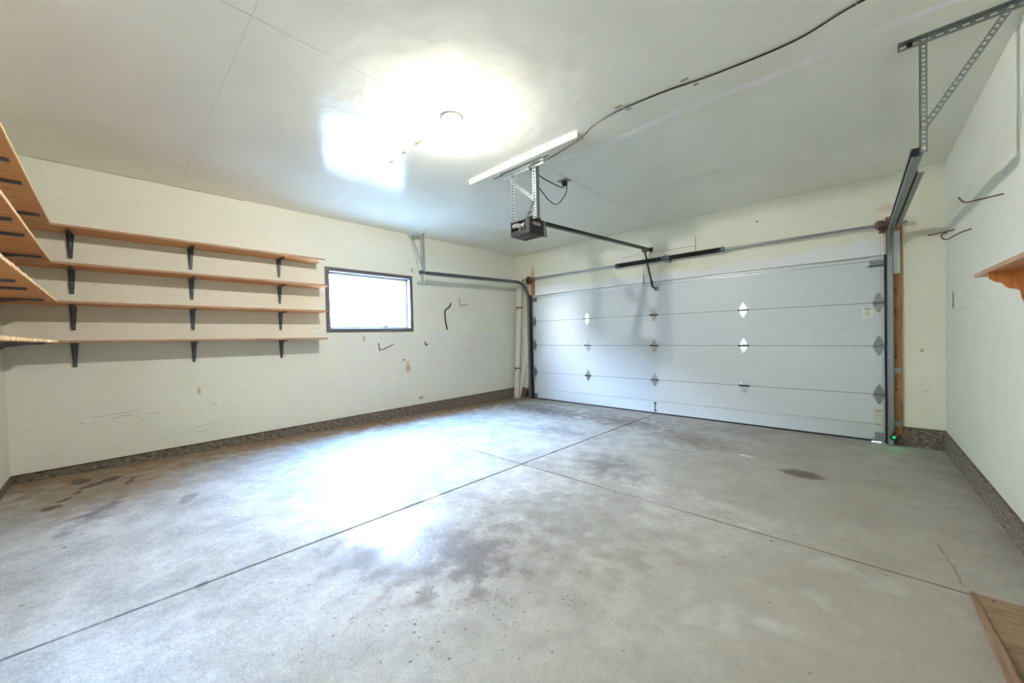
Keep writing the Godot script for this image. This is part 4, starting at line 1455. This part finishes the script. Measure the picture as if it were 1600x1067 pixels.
	tube(st, smooth([Vector3(0.02, yt, z1 - 0.012), Vector3(0.022, yt + 0.03, z1 - 0.02), Vector3(0.045, yt + 0.048, z1 - 0.05), Vector3(0.085, yt + 0.045, z1 - 0.09)]), 0.005)
	obj("top_conduit", st, M["housing"], body, o)
	# rail running to the wall above the door
	var rail := sub("rail", op)
	st = surf()
	var ra := Vector3(-0.05, 2.352, 2.80)
	var rb := Vector3(-0.05, 2.492, 0.05)
	var along := rb - ra
	obox(st, ra - Vector3(0.016, 0.020, 0), along, Vector3(0.032, 0, 0), Vector3(0, 0.030, 0))
	obox(st, ra - Vector3(0.022, 0.024, 0), along, Vector3(0.044, 0, 0), Vector3(0, 0.004, 0))
	obj("rail_beam", st, M["dark_rail"], rail, o)
	st = surf()
	box(st, Vector3(-0.07, 2.455, 0.0275), Vector3(-0.03, 2.525, 0.036))
	box(st, Vector3(-0.078, 2.465, 0.0275), Vector3(-0.072, 2.515, 0.10))
	box(st, Vector3(-0.028, 2.465, 0.0275), Vector3(-0.022, 2.515, 0.10))
	obj("wall_bracket", st, M["black_metal"], rail, o)
	st = surf()
	cbox(st, Vector3(-0.085, 2.425, 0.22), Vector3(-0.015, 2.475, 0.30), 0.005)
	obj("trolley", st, M["housing_grey"], rail, o)
	# arm down to the door and the release cord
	st = surf()
	obox(st, Vector3(-0.062, 2.44, 0.235), Vector3(0.010, -0.42, -0.185), Vector3(0.016, 0, 0), Vector3(0, 0.006, 0.028))
	obox(st, Vector3(-0.052, 2.03, 0.052), Vector3(0.010, -0.105, -0.012), Vector3(0.024, 0, 0), Vector3(0, 0.004, 0.030))
	tube(st, [Vector3(-0.035, 1.93, 0.045), Vector3(0.005, 1.905, 0.028)], 0.012, 8)
	obj("door_arm", st, M["black_metal"], op, o)
	st = surf()
	box(st, Vector3(-0.03, 1.87, -0.019), Vector3(0.03, 1.935, -0.012))
	for k in 2:
		box(st, Vector3(-0.012 + k * 0.022, 1.885, -0.018), Vector3(-0.008 + k * 0.022, 1.92, 0.035))
	obj("door_bracket", st, M["galvanised"], op, o)
	st = surf()
	tube(st, [Vector3(-0.075, 2.43, 0.26), Vector3(-0.078, 2.10, 0.258)], 0.0022, 6)
	obj("release_cord", st, M["strap"], op, o)
	st = surf()
	tube(st, smooth([Vector3(-0.078, 2.10, 0.258), Vector3(-0.078, 1.98, 0.258), Vector3(-0.088, 1.965, 0.264)]), 0.006, 6)
	obj("release_handle", st, M["black_plastic"], op, o)
	# hanging frame of perforated angle
	var fr := sub("hanging_frame", op)
	var hy := 2.813
	st = surf()
	angle_iron(st, Vector3(-0.30, hy, 2.965), Vector3(0.20, hy, 2.965), Vector3.DOWN, 0.048, Vector3(0, 0, 1), 0.040, 0.026)
	obj("top_angle", st, M["galvanised"], fr, o)
	st = surf()
	for e in [[-0.42, -0.30], [0.20, 0.26]]:
		st = surf()
		box(st, Vector3(e[0], hy - 0.002, 2.962), Vector3(e[1], hy + 0.002, 2.984))
		obj("bolt_strip", st, M["bracket_metal"], fr, o)
	for s in [[-0.205, -0.168, 1.0], [0.105, 0.068, -1.0]]:
		st = surf()
		angle_iron(st, Vector3(s[0], yt - 0.02, 2.955), Vector3(s[0], hy - 0.01, 2.955), Vector3(s[2], 0, 0), 0.045, Vector3(0, 0, -1), 0.045, 0.026)
		obj("hanging_strut", st, M["galvanised"], fr, o)
	st = surf()
	var a := Vector3(-0.225, 2.755, 2.962)
	var b := Vector3(0.09, 2.475, 2.962)
	var dd := (b - a).normalized().cross(Vector3(0, 0, 1)).normalized()
	angle_iron(st, a - dd * 0.015, b - dd * 0.015, dd, 0.030, Vector3(0, 0, 1), 0.012, 0.03)
	obj("diagonal_brace", st, M["galvanised"], fr, o)
	# white painted plank that carries it
	st = surf()
	cbox(st, Vector3(-0.70, hy + 0.002, 2.955), Vector3(0.605, H, 3.048), 0.003)
	tag(obj("ceiling_plank", st, M["white_board"]), "white painted plank screwed to the ceiling above the opener", "plank")


func make_lamp() -> void:
	var p := Vector3(0.075, H, 3.880)
	var l := thing("ceiling_lamp", p, "round white flush ceiling lampholder with a low glowing bulb", "lamp")
	var st := surf()
	lathe(st, Vector3.ZERO, Vector3.DOWN, [Vector2(0.0, 0.0), Vector2(0.070, 0.0), Vector2(0.073, 0.004), Vector2(0.070, 0.010), Vector2(0.060, 0.012), Vector2(0.056, 0.008), Vector2(0.0, 0.008)], 32)
	obj("lampholder", st, M["porcelain"], l)
	st = surf()
	lathe(st, Vector3(0, -0.008, 0), Vector3.DOWN, [Vector2(0.046, 0.0), Vector2(0.047, 0.010), Vector2(0.044, 0.022), Vector2(0.036, 0.034), Vector2(0.022, 0.042), Vector2(0.0, 0.045)], 24)
	obj("bulb", st, M["bulb_glow"], l)
	st = surf()
	lathe(st, Vector3(-0.063, -0.0115, 0.01), Vector3.DOWN, [Vector2(0.004, 0.0), Vector2(0.003, 0.002), Vector2(0.0, 0.0025)], 8)
	obj("screw", st, M["bolt_dark"], l)
	var om := OmniLight3D.new()
	om.name = "bulb_light"
	om.position = Vector3(0, -0.034, 0)
	om.light_color = Color(1.0, 0.975, 0.925)
	om.light_energy = 3.2
	om.light_size = 0.022
	om.omni_range = 14.0
	om.omni_attenuation = 2.0
	om.shadow_enabled = true
	l.add_child(om)


func make_cables() -> void:
	# extension cord clipped along the ceiling, down to the receptacle
	var y := H - 0.008
	var t := thing("extension_cord", Vector3(1.0, H, 3.0), "long black cord clipped along the ceiling towards the opener", "cord")
	var o := -t.position
	var st := surf()
	var run := [Vector3(XR - 0.02, y, 3.03), Vector3(2.55, y, 3.07), Vector3(2.24, y, 3.075), Vector3(1.976, y, 2.998), Vector3(1.60, y, 3.020), Vector3(1.30, y, 3.075), Vector3(1.026, y, 3.095), Vector3(0.90, y, 3.088), Vector3(0.76, y - 0.006, 3.066), Vector3(0.655, 2.812, 3.034), Vector3(0.577, 2.804, 3.013), Vector3(0.422, 2.800, 2.979), Vector3(0.275, 2.800, 2.948), Vector3(0.215, 2.802, 2.940), Vector3(0.12, 2.790, 2.992), Vector3(0.055, 2.765, 2.985), Vector3(0.065, 2.740, 2.900), Vector3(0.09, 2.705, 2.82), Vector3(0.10, 2.692, 2.68), Vector3(0.07, 2.715, 2.50), Vector3(0.025, 2.765, 2.40), Vector3(0.010, 2.795, 2.375)]
	tube(st, smooth(run, 6), 0.0052, 8)
	obj("cable", st, M["cord_black"], t, o)
	for q in [[2.228, 3.075], [1.534, 3.028], [1.026, 3.096], [0.577, 3.013], [0.260, 2.945]]:
		st = surf()
		var cy: float = y if q[0] > 0.6 else 2.803
		tube(st, [Vector3(q[0] - 0.003, H if q[0] > 0.3 else 2.82, q[1] - 0.010), Vector3(q[0] - 0.003, cy - 0.007, q[1] - 0.008), Vector3(q[0] + 0.003, cy - 0.007, q[1] + 0.008), Vector3(q[0] + 0.003, H if q[0] > 0.3 else 2.82, q[1] + 0.010)], 0.0022, 6)
		obj("clip", st, M["galvanised"], t, o)
	var w := thing("ceiling_outlet", Vector3(0.0, H, 2.36), "ceiling receptacle with tan cover plate and black plugs", "outlet")
	st = surf()
	cbox(st, Vector3(-0.060, -0.006, -0.045), Vector3(0.060, 0.0, 0.045), 0.002)
	obj("cover_plate", st, M["outlet_plate"], w)
	for x in [-0.022, 0.022]:
		st = surf()
		cbox(st, Vector3(x - 0.016, -0.010, -0.014), Vector3(x + 0.016, -0.005, 0.014), 0.002)
		obj("receptacle", st, M["housing_grey"], w)
	var c := thing("power_cord", Vector3(0.0, 2.5, 2.6), "black looped power cord plugged into the ceiling outlet above the opener", "cord")
	o = -c.position
	st = surf()
	cbox(st, Vector3(-0.014, 2.785, 2.345), Vector3(0.036, 2.8365, 2.385), 0.006)
	obj("plug", st, M["black_plastic"], c, o)
	st = surf()
	tube(st, smooth([Vector3(0.028, 2.790, 2.365), Vector3(0.045, 2.76, 2.38), Vector3(0.047, 2.69, 2.40), Vector3(0.02, 2.62, 2.44), Vector3(0.03, 2.555, 2.53), Vector3(0.05, 2.53, 2.62), Vector3(0.04, 2.56, 2.70), Vector3(0.035, 2.62, 2.80), Vector3(0.055, 2.63, 2.88), Vector3(0.075, 2.56, 2.93), Vector3(0.070, 2.47, 2.96), Vector3(0.06, 2.40, 2.985), Vector3(0.03, 2.345, 2.985)], 6), 0.0048, 8)
	obj("cable", st, M["cord_black"], c, o)


# ------------------------------------------------------------------ shelves
func make_bracket() -> Node3D:
	# tapered pressed-steel shelf bracket: origin at the wall under the shelf, reaches along +x
	var b := Node3D.new()
	b.name = "bracket"
	var st := surf()
	# wall leg, tapering downwards, with raised side ribs
	plate(st, [Vector2(-0.024, 0.0), Vector2(0.024, 0.0), Vector2(0.011, -0.215), Vector2(-0.011, -0.215)], Vector3(0.0, 0, 0), Vector3(0, 0, -1), Vector3.UP, 0.002)
	plate(st, [Vector2(0.002, 0.0), Vector2(0.200, 0.0), Vector2(0.200, -0.006), Vector2(0.060, -0.030), Vector2(0.030, -0.060), Vector2(0.010, -0.200), Vector2(0.002, -0.205)], Vector3(0, 0, 0.0015), Vector3.RIGHT, Vector3.UP, 0.003)
	plate(st, [Vector2(0.0, -0.024), Vector2(0.0, 0.024), Vector2(0.215, 0.010), Vector2(0.215, -0.010)], Vector3(0, -0.003, 0), Vector3.RIGHT, Vector3(0, 0, -1), 0.002)
	for s in [-1.0, 1.0]:
		# turned-up rims along both tapering sides
		obox(st, Vector3(0.002, 0.0, s * 0.022), Vector3(0, -0.215, -s * 0.013), Vector3(0.012, 0, 0), Vector3(0, 0, s * 0.002))
		obox(st, Vector3(0.0, -0.003, s * 0.022), Vector3(0.215, 0, -s * 0.013), Vector3(0, -0.012, 0), Vector3(0, 0, s * 0.002))
	var mi := MeshInstance3D.new()
	mi.name = "bracket_steel"
	mi.mesh = st.commit()
	mi.mesh.surface_set_material(0, M["bracket_metal"])
	b.add_child(mi)
	var sc := surf()
	lathe(sc, Vector3(0.002, 0.0, 0.0), Vector3(1, 0, 0), [Vector2(0.0045, 0.0), Vector2(0.0045, 0.003), Vector2(0.0, 0.004)], 8)
	var screw := sc.commit()
	screw.surface_set_material(0, M["galvanised"])
	for q in [-0.03, -0.12, -0.185]:
		mi = MeshInstance3D.new()
		mi.name = "screw"
		mi.mesh = screw
		mi.position.y = q
		b.add_child(mi, true)
	return b


const SHELF_Y := [2.238, 1.928, 1.608, 1.282]
const SHELF_Y2 := [2.222, 1.908, 1.592, 1.258]

func make_left_shelves() -> void:
	var proto := make_bracket()
	var names := ["long brown plank shelf on the left wall, topmost of four", "long brown plank shelf on the left wall, second from top", "long brown plank shelf on the left wall, third from top", "long brown plank shelf on the left wall, lowest of four"]
	var ends := [3.80, 3.775, 3.79, 3.80]
	var depth := [0.295, 0.30, 0.31, 0.30]
	for k in 4:
		var ye: float = SHELF_Y2[k]
		var yr: float = SHELF_Y[k]
		var s := thing("wall_shelf", Vector3(XL, ye, ends[k]), names[k], "shelf", "shelves on the left wall")
		var l: float = ZB - 0.004 - ends[k]
		var tilt := (yr - ye) / l
		var st := surf()
		var th := 0.019
		obox(st, Vector3(0.001, 0, 0), Vector3(depth[k], 0, 0), Vector3(0, th, 0), Vector3(0, tilt * l, l))
		obj("board", st, M["wood_z"] if k % 2 == 0 else M["wood_dark_z"], s)
		# lighter sawn front edge
		st = surf()
		obox(st, Vector3(depth[k] + 0.0005, 0.001, 0), Vector3(0.002, 0, 0), Vector3(0, th - 0.002, 0), Vector3(0, tilt * l, l))
		obj("front_edge", st, M["edge_wood"], s)
		for z in [5.83, 5.025, 4.222]:
			var b: Node3D = proto if k == 0 and z > 5.8 else proto.duplicate()
			var n := 0
			b.name = "bracket"
			s.add_child(b, true)
			b.name = "bracket" if z > 5.8 else ("bracket_001" if z > 5.0 else "bracket_002")
			b.position = Vector3(0.0, tilt * (z - ends[k]) - 0.0005, z - ends[k])
			b.rotation.x = -atan(tilt)


func make_rear_shelves() -> void:
	var names := ["deep brown back-wall shelf on dark brackets, topmost", "deep brown back-wall shelf on dark brackets, second from top", "deep back-wall shelf with a splintered pale front edge, third from top", "lowest back-wall shelf seen edge-on at the left frame edge"]
	var zf := [5.918, 5.922, 5.900, 5.905]
	var r := RandomNumberGenerator.new()
	r.seed = 44
	for k in 4:
		var y: float = SHELF_Y[k] + 0.001
		var s := thing("back_shelf", Vector3(XL + 0.32, y, ZB), names[k], "shelf", "shelves on the back wall")
		var st := surf()
		cbox(st, Vector3(0.004, 0.0, zf[k] - ZB), Vector3(2.32, 0.019, -0.004), 0.002)
		obj("board", st, M["wood_z"] if k % 2 == 0 else M["wood_dark_z"], s)
		st = surf()
		# sawn front edge, a little ragged where it splintered
		var n := 40
		var ragged := 0.0012 if k < 2 else 0.0035
		for i in n:
			var d0 := r.randf_range(0.0, ragged)
			box(st, Vector3(0.005 + 2.31 * i / n, 0.0005, zf[k] - ZB - 0.0015 - d0), Vector3(0.005 + 2.31 * (i + 1) / n, 0.0185 - r.randf_range(0.0, ragged), zf[k] - ZB + 0.003))
		obj("sawn_edge", st, M["wood_cut"], s)
		for x in [0.286, 1.096, 1.506, 1.91]:
			var b := make_bracket()
			s.add_child(b, true)
			b.position = Vector3(x, -0.0005, -0.003)
			b.rotation.y = PI / 2.0
			b.scale = Vector3(1.18, 1.0, 1.0)


func make_right_shelf() -> void:
	var s := thing("scalloped_shelf", Vector3(XR, 1.497, 3.1), "orange stained pine shelf with a scalloped bracket on the right wall", "shelf")
	var z0 := 2.577 - 3.1
	var z1 := 3.85 - 3.1
	var d := 0.1955
	var st := surf()
	cbox(st, Vector3(-d + 0.004, -0.006, z0), Vector3(-0.001, 0.012, z1), 0.002)
	obj("top_board", st, M["pine_orange"], s)
	st = surf()
	cbox(st, Vector3(-d, -0.007, z0 - 0.001), Vector3(-d + 0.0042, 0.013, z1), 0.001)
	obj("front_edge", st, M["edge_wood"], s)
	# scalloped bracket plate across the wall
	for zb in [2.80 - 3.1, 3.70 - 3.1]:
		var out := [Vector2(-0.002, -0.006), Vector2(-0.186, -0.006)]
		for q in [[-0.174, -0.020], [-0.170, -0.032], [-0.160, -0.042], [-0.148, -0.050], [-0.138, -0.052], [-0.132, -0.060], [-0.126, -0.072], [-0.115, -0.080], [-0.102, -0.083], [-0.092, -0.088], [-0.088, -0.100], [-0.086, -0.120], [-0.080, -0.138], [-0.070, -0.152], [-0.058, -0.164], [-0.044, -0.176], [-0.026, -0.184], [-0.002, -0.188]]:
			out.append(Vector2(q[0] * 1.08, q[1] * 1.05))
		st = surf()
		plate(st, out, Vector3(0, 0, zb), Vector3.RIGHT, Vector3.UP, 0.019)
		obj("scalloped_bracket", st, M["pine_orange"], s)
	st = surf()
	cbox(st, Vector3(-0.019, -0.10, 2.82 - 3.1), Vector3(-0.001, -0.006, 3.70 - 3.1), 0.002)
	obj("back_rail", st, M["pine_orange"], s)


func make_floor_tray() -> void:
	var t := thing("wooden_tray", Vector3(2.72, floor_y(3.5), 3.5), "low brown plywood box with a raised lip on the floor by the right wall", "wooden box")
	t.rotation.x = -SLOPE
	var x0 := 2.578 - 2.72
	var x1 := 2.84 - 2.72
	var z0 := 3.082 - 3.5
	var z1 := 4.3 - 3.5
	var st := surf()
	cbox(st, Vector3(x0 + 0.015, 0.002, z0), Vector3(x1, 0.020, z1), 0.002)
	obj("base_board", st, M["plywood"], t)
	# lip rising towards the near end, its top wavy
	var out := [Vector2(z0, 0.0), Vector2(z1, 0.0), Vector2(z1, 0.070)]
	for k in 25:
		var f := 1.0 - k / 24.0
		out.append(Vector2(lerpf(z0, z1, f), 0.022 + 0.048 * smoothstep(0.0, 0.75, f) + 0.003 * sin(f * 22.0) * smoothstep(0.05, 0.3, f)))
	st = surf()
	plate(st, out, Vector3(x0 + 0.015, 0, 0), Vector3(0, 0, 1), Vector3.UP, 0.015)
	obj("side_lip", st, M["tray_edge"], t)
	st = surf()
	lathe(st, Vector3(x0 + 0.06, 0.020, z0 + 0.03), Vector3.UP, [Vector2(0.006, 0.0), Vector2(0.004, 0.0015), Vector2(0.0, 0.002)], 8)
	obj("screw", st, M["black_metal"], t)


func make_corner_planks() -> void:
	# tall bundle of white trim boards leaning in the corner
	var b := thing("trim_board_bundle", Vector3(-2.74, 0.006, 0.15), "tall strapped white trim boards leaning in the corner left of the garage door", "boards")
	var o := -b.position
	var lean := Vector3(0.065, 2.355, -0.12)
	var ex := Vector3(0.112, 0, 0.0)
	var n := ex.cross(lean).normalized()
	var base := Vector3(-2.800, 0.006, 0.150)
	for k in 2:
		var st := surf()
		obox(st, base + n * (0.020 * k) + ex * (0.06 * k), lean * (1.0 - 0.012 * k), ex * (1.0 - 0.06 * k), n * 0.018)
		obj("trim_board", st, M["white_trim"], b, o)
	for f in [0.245, 0.755]:
		var st := surf()
		var c: Vector3 = base + lean * f - n * 0.002
		obox(st, c - ex * 0.03, lean.normalized() * 0.022, ex * 1.08, n * 0.044)
		obox(st, c + n * 0.043 + ex * 0.18 - lean.normalized() * 0.05, lean.normalized() * 0.05 + ex * 0.10, ex * 0.16, n * 0.003)
		obj("strap", st, M["strap"], b, o)
	var s := thing("short_trim_board", Vector3(-2.76, 0.004, 0.09), "short white trim board leaning beside the taller boards in the corner", "board")
	o = -s.position
	var st := surf()
	var l2 := Vector3(0.125, 0.675, -0.055)
	obox(st, Vector3(-2.815, 0.004, 0.090), l2, Vector3(0.105, 0, 0.0), Vector3(0.0, 0.003, 0.018))
	obj("board_face", st, M["white_trim"], s, o)
	st = surf()
	obox(st, Vector3(-2.710, 0.004, 0.090), l2, Vector3(0.006, 0, 0.0), Vector3(0.0, 0.003, 0.018))
	obj("board_edge", st, M["white_board"], s, o)


func make_hooks() -> void:
	# bent black rod on the left wall
	var a := thing("black_bent_rod", Vector3(XL, 1.65, 1.80), "black bent steel rod hung on the left wall right of the window", "rod")
	var o := -a.position
	var st := surf()
	tube(st, smooth([Vector3(XL + 0.012, 1.825, 1.665), Vector3(XL + 0.012, 1.775, 1.685), Vector3(XL + 0.012, 1.745, 1.715), Vector3(XL + 0.012, 1.695, 1.785), Vector3(XL + 0.012, 1.62, 1.795), Vector3(XL + 0.012, 1.50, 1.785), Vector3(XL + 0.012, 1.375, 1.755)], 5), 0.0115, 10)
	obj("rod", st, M["black_metal"], a, o)
	st = surf()
	lathe(st, Vector3(XL, 1.725, 1.735), Vector3(1, 0, 0), [Vector2(0.0, 0.0), Vector2(0.008, 0.0), Vector2(0.006, 0.02), Vector2(0.011, 0.027), Vector2(0.0, 0.03)], 8)
	obj("screw", st, M["galvanised"], a, o)
	# steel utility hooks
	hook("utility_hook", "grey L-shaped steel hook on the left wall near the black rod", [Vector3(XL + 0.006, 1.905, 1.475), Vector3(XL + 0.006, 1.775, 1.455)], [Vector3(XL + 0.006, 1.795, 1.455), Vector3(XL + 0.17, 1.795, 1.43)], "galvanised", 0.006)
	hook("utility_hook", "dark shelf-pin hook with a long pale rod below the window", [Vector3(XL + 0.006, 1.185, 2.985), Vector3(XL + 0.006, 1.075, 2.975)], [Vector3(XL + 0.006, 1.085, 2.975), Vector3(XL + 0.10, 1.105, 2.94), Vector3(XL + 0.23, 1.165, 2.88)], "black_metal", 0.006)
	hook("utility_hook", "tiny black hook beside the primer patch on the left wall", [Vector3(XL + 0.006, 1.185, 2.195), Vector3(XL + 0.006, 1.125, 2.190)], [Vector3(XL + 0.006, 1.130, 2.190), Vector3(XL + 0.045, 1.130, 2.185), Vector3(XL + 0.05, 1.15, 2.185)], "black_metal", 0.007)
	# right wall hooks
	hook("wall_hook", "rusty L-shaped steel hook highest on the right wall", [Vector3(XR - 0.003, 2.018, 2.0), Vector3(XR + 0.01, 2.018, 2.0)], [Vector3(XR, 2.018, 2.0), Vector3(XR - 0.125, 2.005, 2.0), Vector3(XR - 0.150, 2.008, 2.0), Vector3(XR - 0.165, 2.030, 2.0), Vector3(XR - 0.172, 2.045, 2.0)], "rusty", 0.0048)
	hook("wall_hook", "small curled steel hook on the right wall beside the nail", [Vector3(XR - 0.003, 1.975, 1.155), Vector3(XR + 0.01, 1.975, 1.155)], [Vector3(XR, 1.975, 1.155), Vector3(XR - 0.06, 1.955, 1.155), Vector3(XR - 0.115, 1.920, 1.155), Vector3(XR - 0.140, 1.925, 1.155), Vector3(XR - 0.150, 1.948, 1.155), Vector3(XR - 0.140, 1.968, 1.155), Vector3(XR - 0.120, 1.968, 1.155)], "rusty", 0.0048)
	hook("wall_nail", "straight long nail in the right wall near the corner", [Vector3(XR - 0.003, 2.097, 0.47), Vector3(XR + 0.01, 2.097, 0.47)], [Vector3(XR, 2.097, 0.47), Vector3(XR - 0.155, 2.080, 0.47)], "rusty", 0.0055, true)
	# narrow strip on the right wall
	var s := thing("wall_strip", Vector3(XR, 1.475, 0.428), "narrow pale strip with dark marks low on the right wall by the corner", "strip")
	st = surf()
	cbox(st, Vector3(-0.006, -0.075, -0.018), Vector3(0.0, 0.075, 0.018), 0.002)
	obj("strip", st, M["outlet_plate"], s)
	for y in [-0.045, 0.0, 0.045]:
		st = surf()
		box(st, Vector3(-0.0075, y - 0.012, -0.007), Vector3(-0.0055, y + 0.012, 0.007))
		obj("slot", st, M["bracket_metal"], s)


func hook(called: String, label: String, plate_line: Array, rod: Array, m: String, r: float, head := false) -> void:
	var h := thing(called, plate_line[0], label, "nail" if head else "hook")
	var o := -h.position
	var st := surf()
	tube(st, plate_line, r * 1.1, 8)
	obj("back_leg", st, M[m], h, o)
	st = surf()
	tube(st, smooth(rod, 4), r, 8)
	if head:
		lathe(st, rod[-1], (rod[-1] - rod[-2]).normalized(), [Vector2(0.0, -0.003), Vector2(0.010, -0.003), Vector2(0.010, 0.002), Vector2(0.0, 0.003)], 10)
	obj("rod", st, M[m], h, o)


func make_sensors() -> void:
	for s in [-1.0, 1.0]:
		var t := thing("safety_sensor", Vector3(s * 2.50, 0.12, 0.12), "door safety sensor glowing green at the foot of the right track" if s > 0 else "small dark safety sensor at the foot of the left track", "sensor")
		var o := -t.position
		var st := surf()
		box(st, Vector3(s * 2.505 - 0.022, 0.125, 0.05), Vector3(s * 2.505 + 0.022, 0.130, 0.14))
		box(st, Vector3(s * 2.505 - 0.022, 0.10, 0.05), Vector3(s * 2.505 - 0.019, 0.165, 0.14))
		obj("bracket", st, M["rusty"], t, o)
		st = surf()
		cbox(st, Vector3(s * 2.495 - 0.020, 0.075, 0.115), Vector3(s * 2.495 + 0.020, 0.125, 0.165), 0.006)
		lathe(st, Vector3(s * 2.475, 0.10, 0.14), Vector3(-s, 0, 0), [Vector2(0.014, 0.0), Vector2(0.014, 0.012), Vector2(0.0, 0.014)], 12)
		obj("sensor_body", st, M["black_plastic"], t, o)
		if s > 0:
			st = surf()
			lathe(st, Vector3(2.492, 0.108, 0.164), Vector3(0, 0, 1), [Vector2(0.006, 0.0), Vector2(0.006, 0.006), Vector2(0.003, 0.009), Vector2(0.0, 0.010)], 10)
			var led := obj("led", st, M["led_green"], t, o)
			led.set_meta("label", "lit green indicator")
			var om := OmniLight3D.new()
			om.name = "led_light"
			om.position = Vector3(2.492, 0.108, 0.178) + o
			om.light_color = Color(0.1, 1.0, 0.45)
			om.light_energy = 0.004
			om.light_size = 0.006
			om.omni_range = 6.0
			om.omni_attenuation = 2.0
			om.shadow_enabled = true
			t.add_child(om)
	# thin bell wire stapled down the right jamb
	var st := surf()
	tube(st, smooth([Vector3(2.552, 2.2, 0.026), Vector3(2.550, 1.6, 0.026), Vector3(2.553, 1.1, 0.027), Vector3(2.545, 0.7, 0.027), Vector3(2.540, 0.45, 0.027), Vector3(2.550, 0.28, 0.028), Vector3(2.530, 0.16, 0.07), Vector3(2.505, 0.12, 0.115)], 6), 0.0022, 6)
	tag(obj("sensor_wire", st, M["wire_tan"]), "thin tan wire running down the right wooden jamb board", "wire")
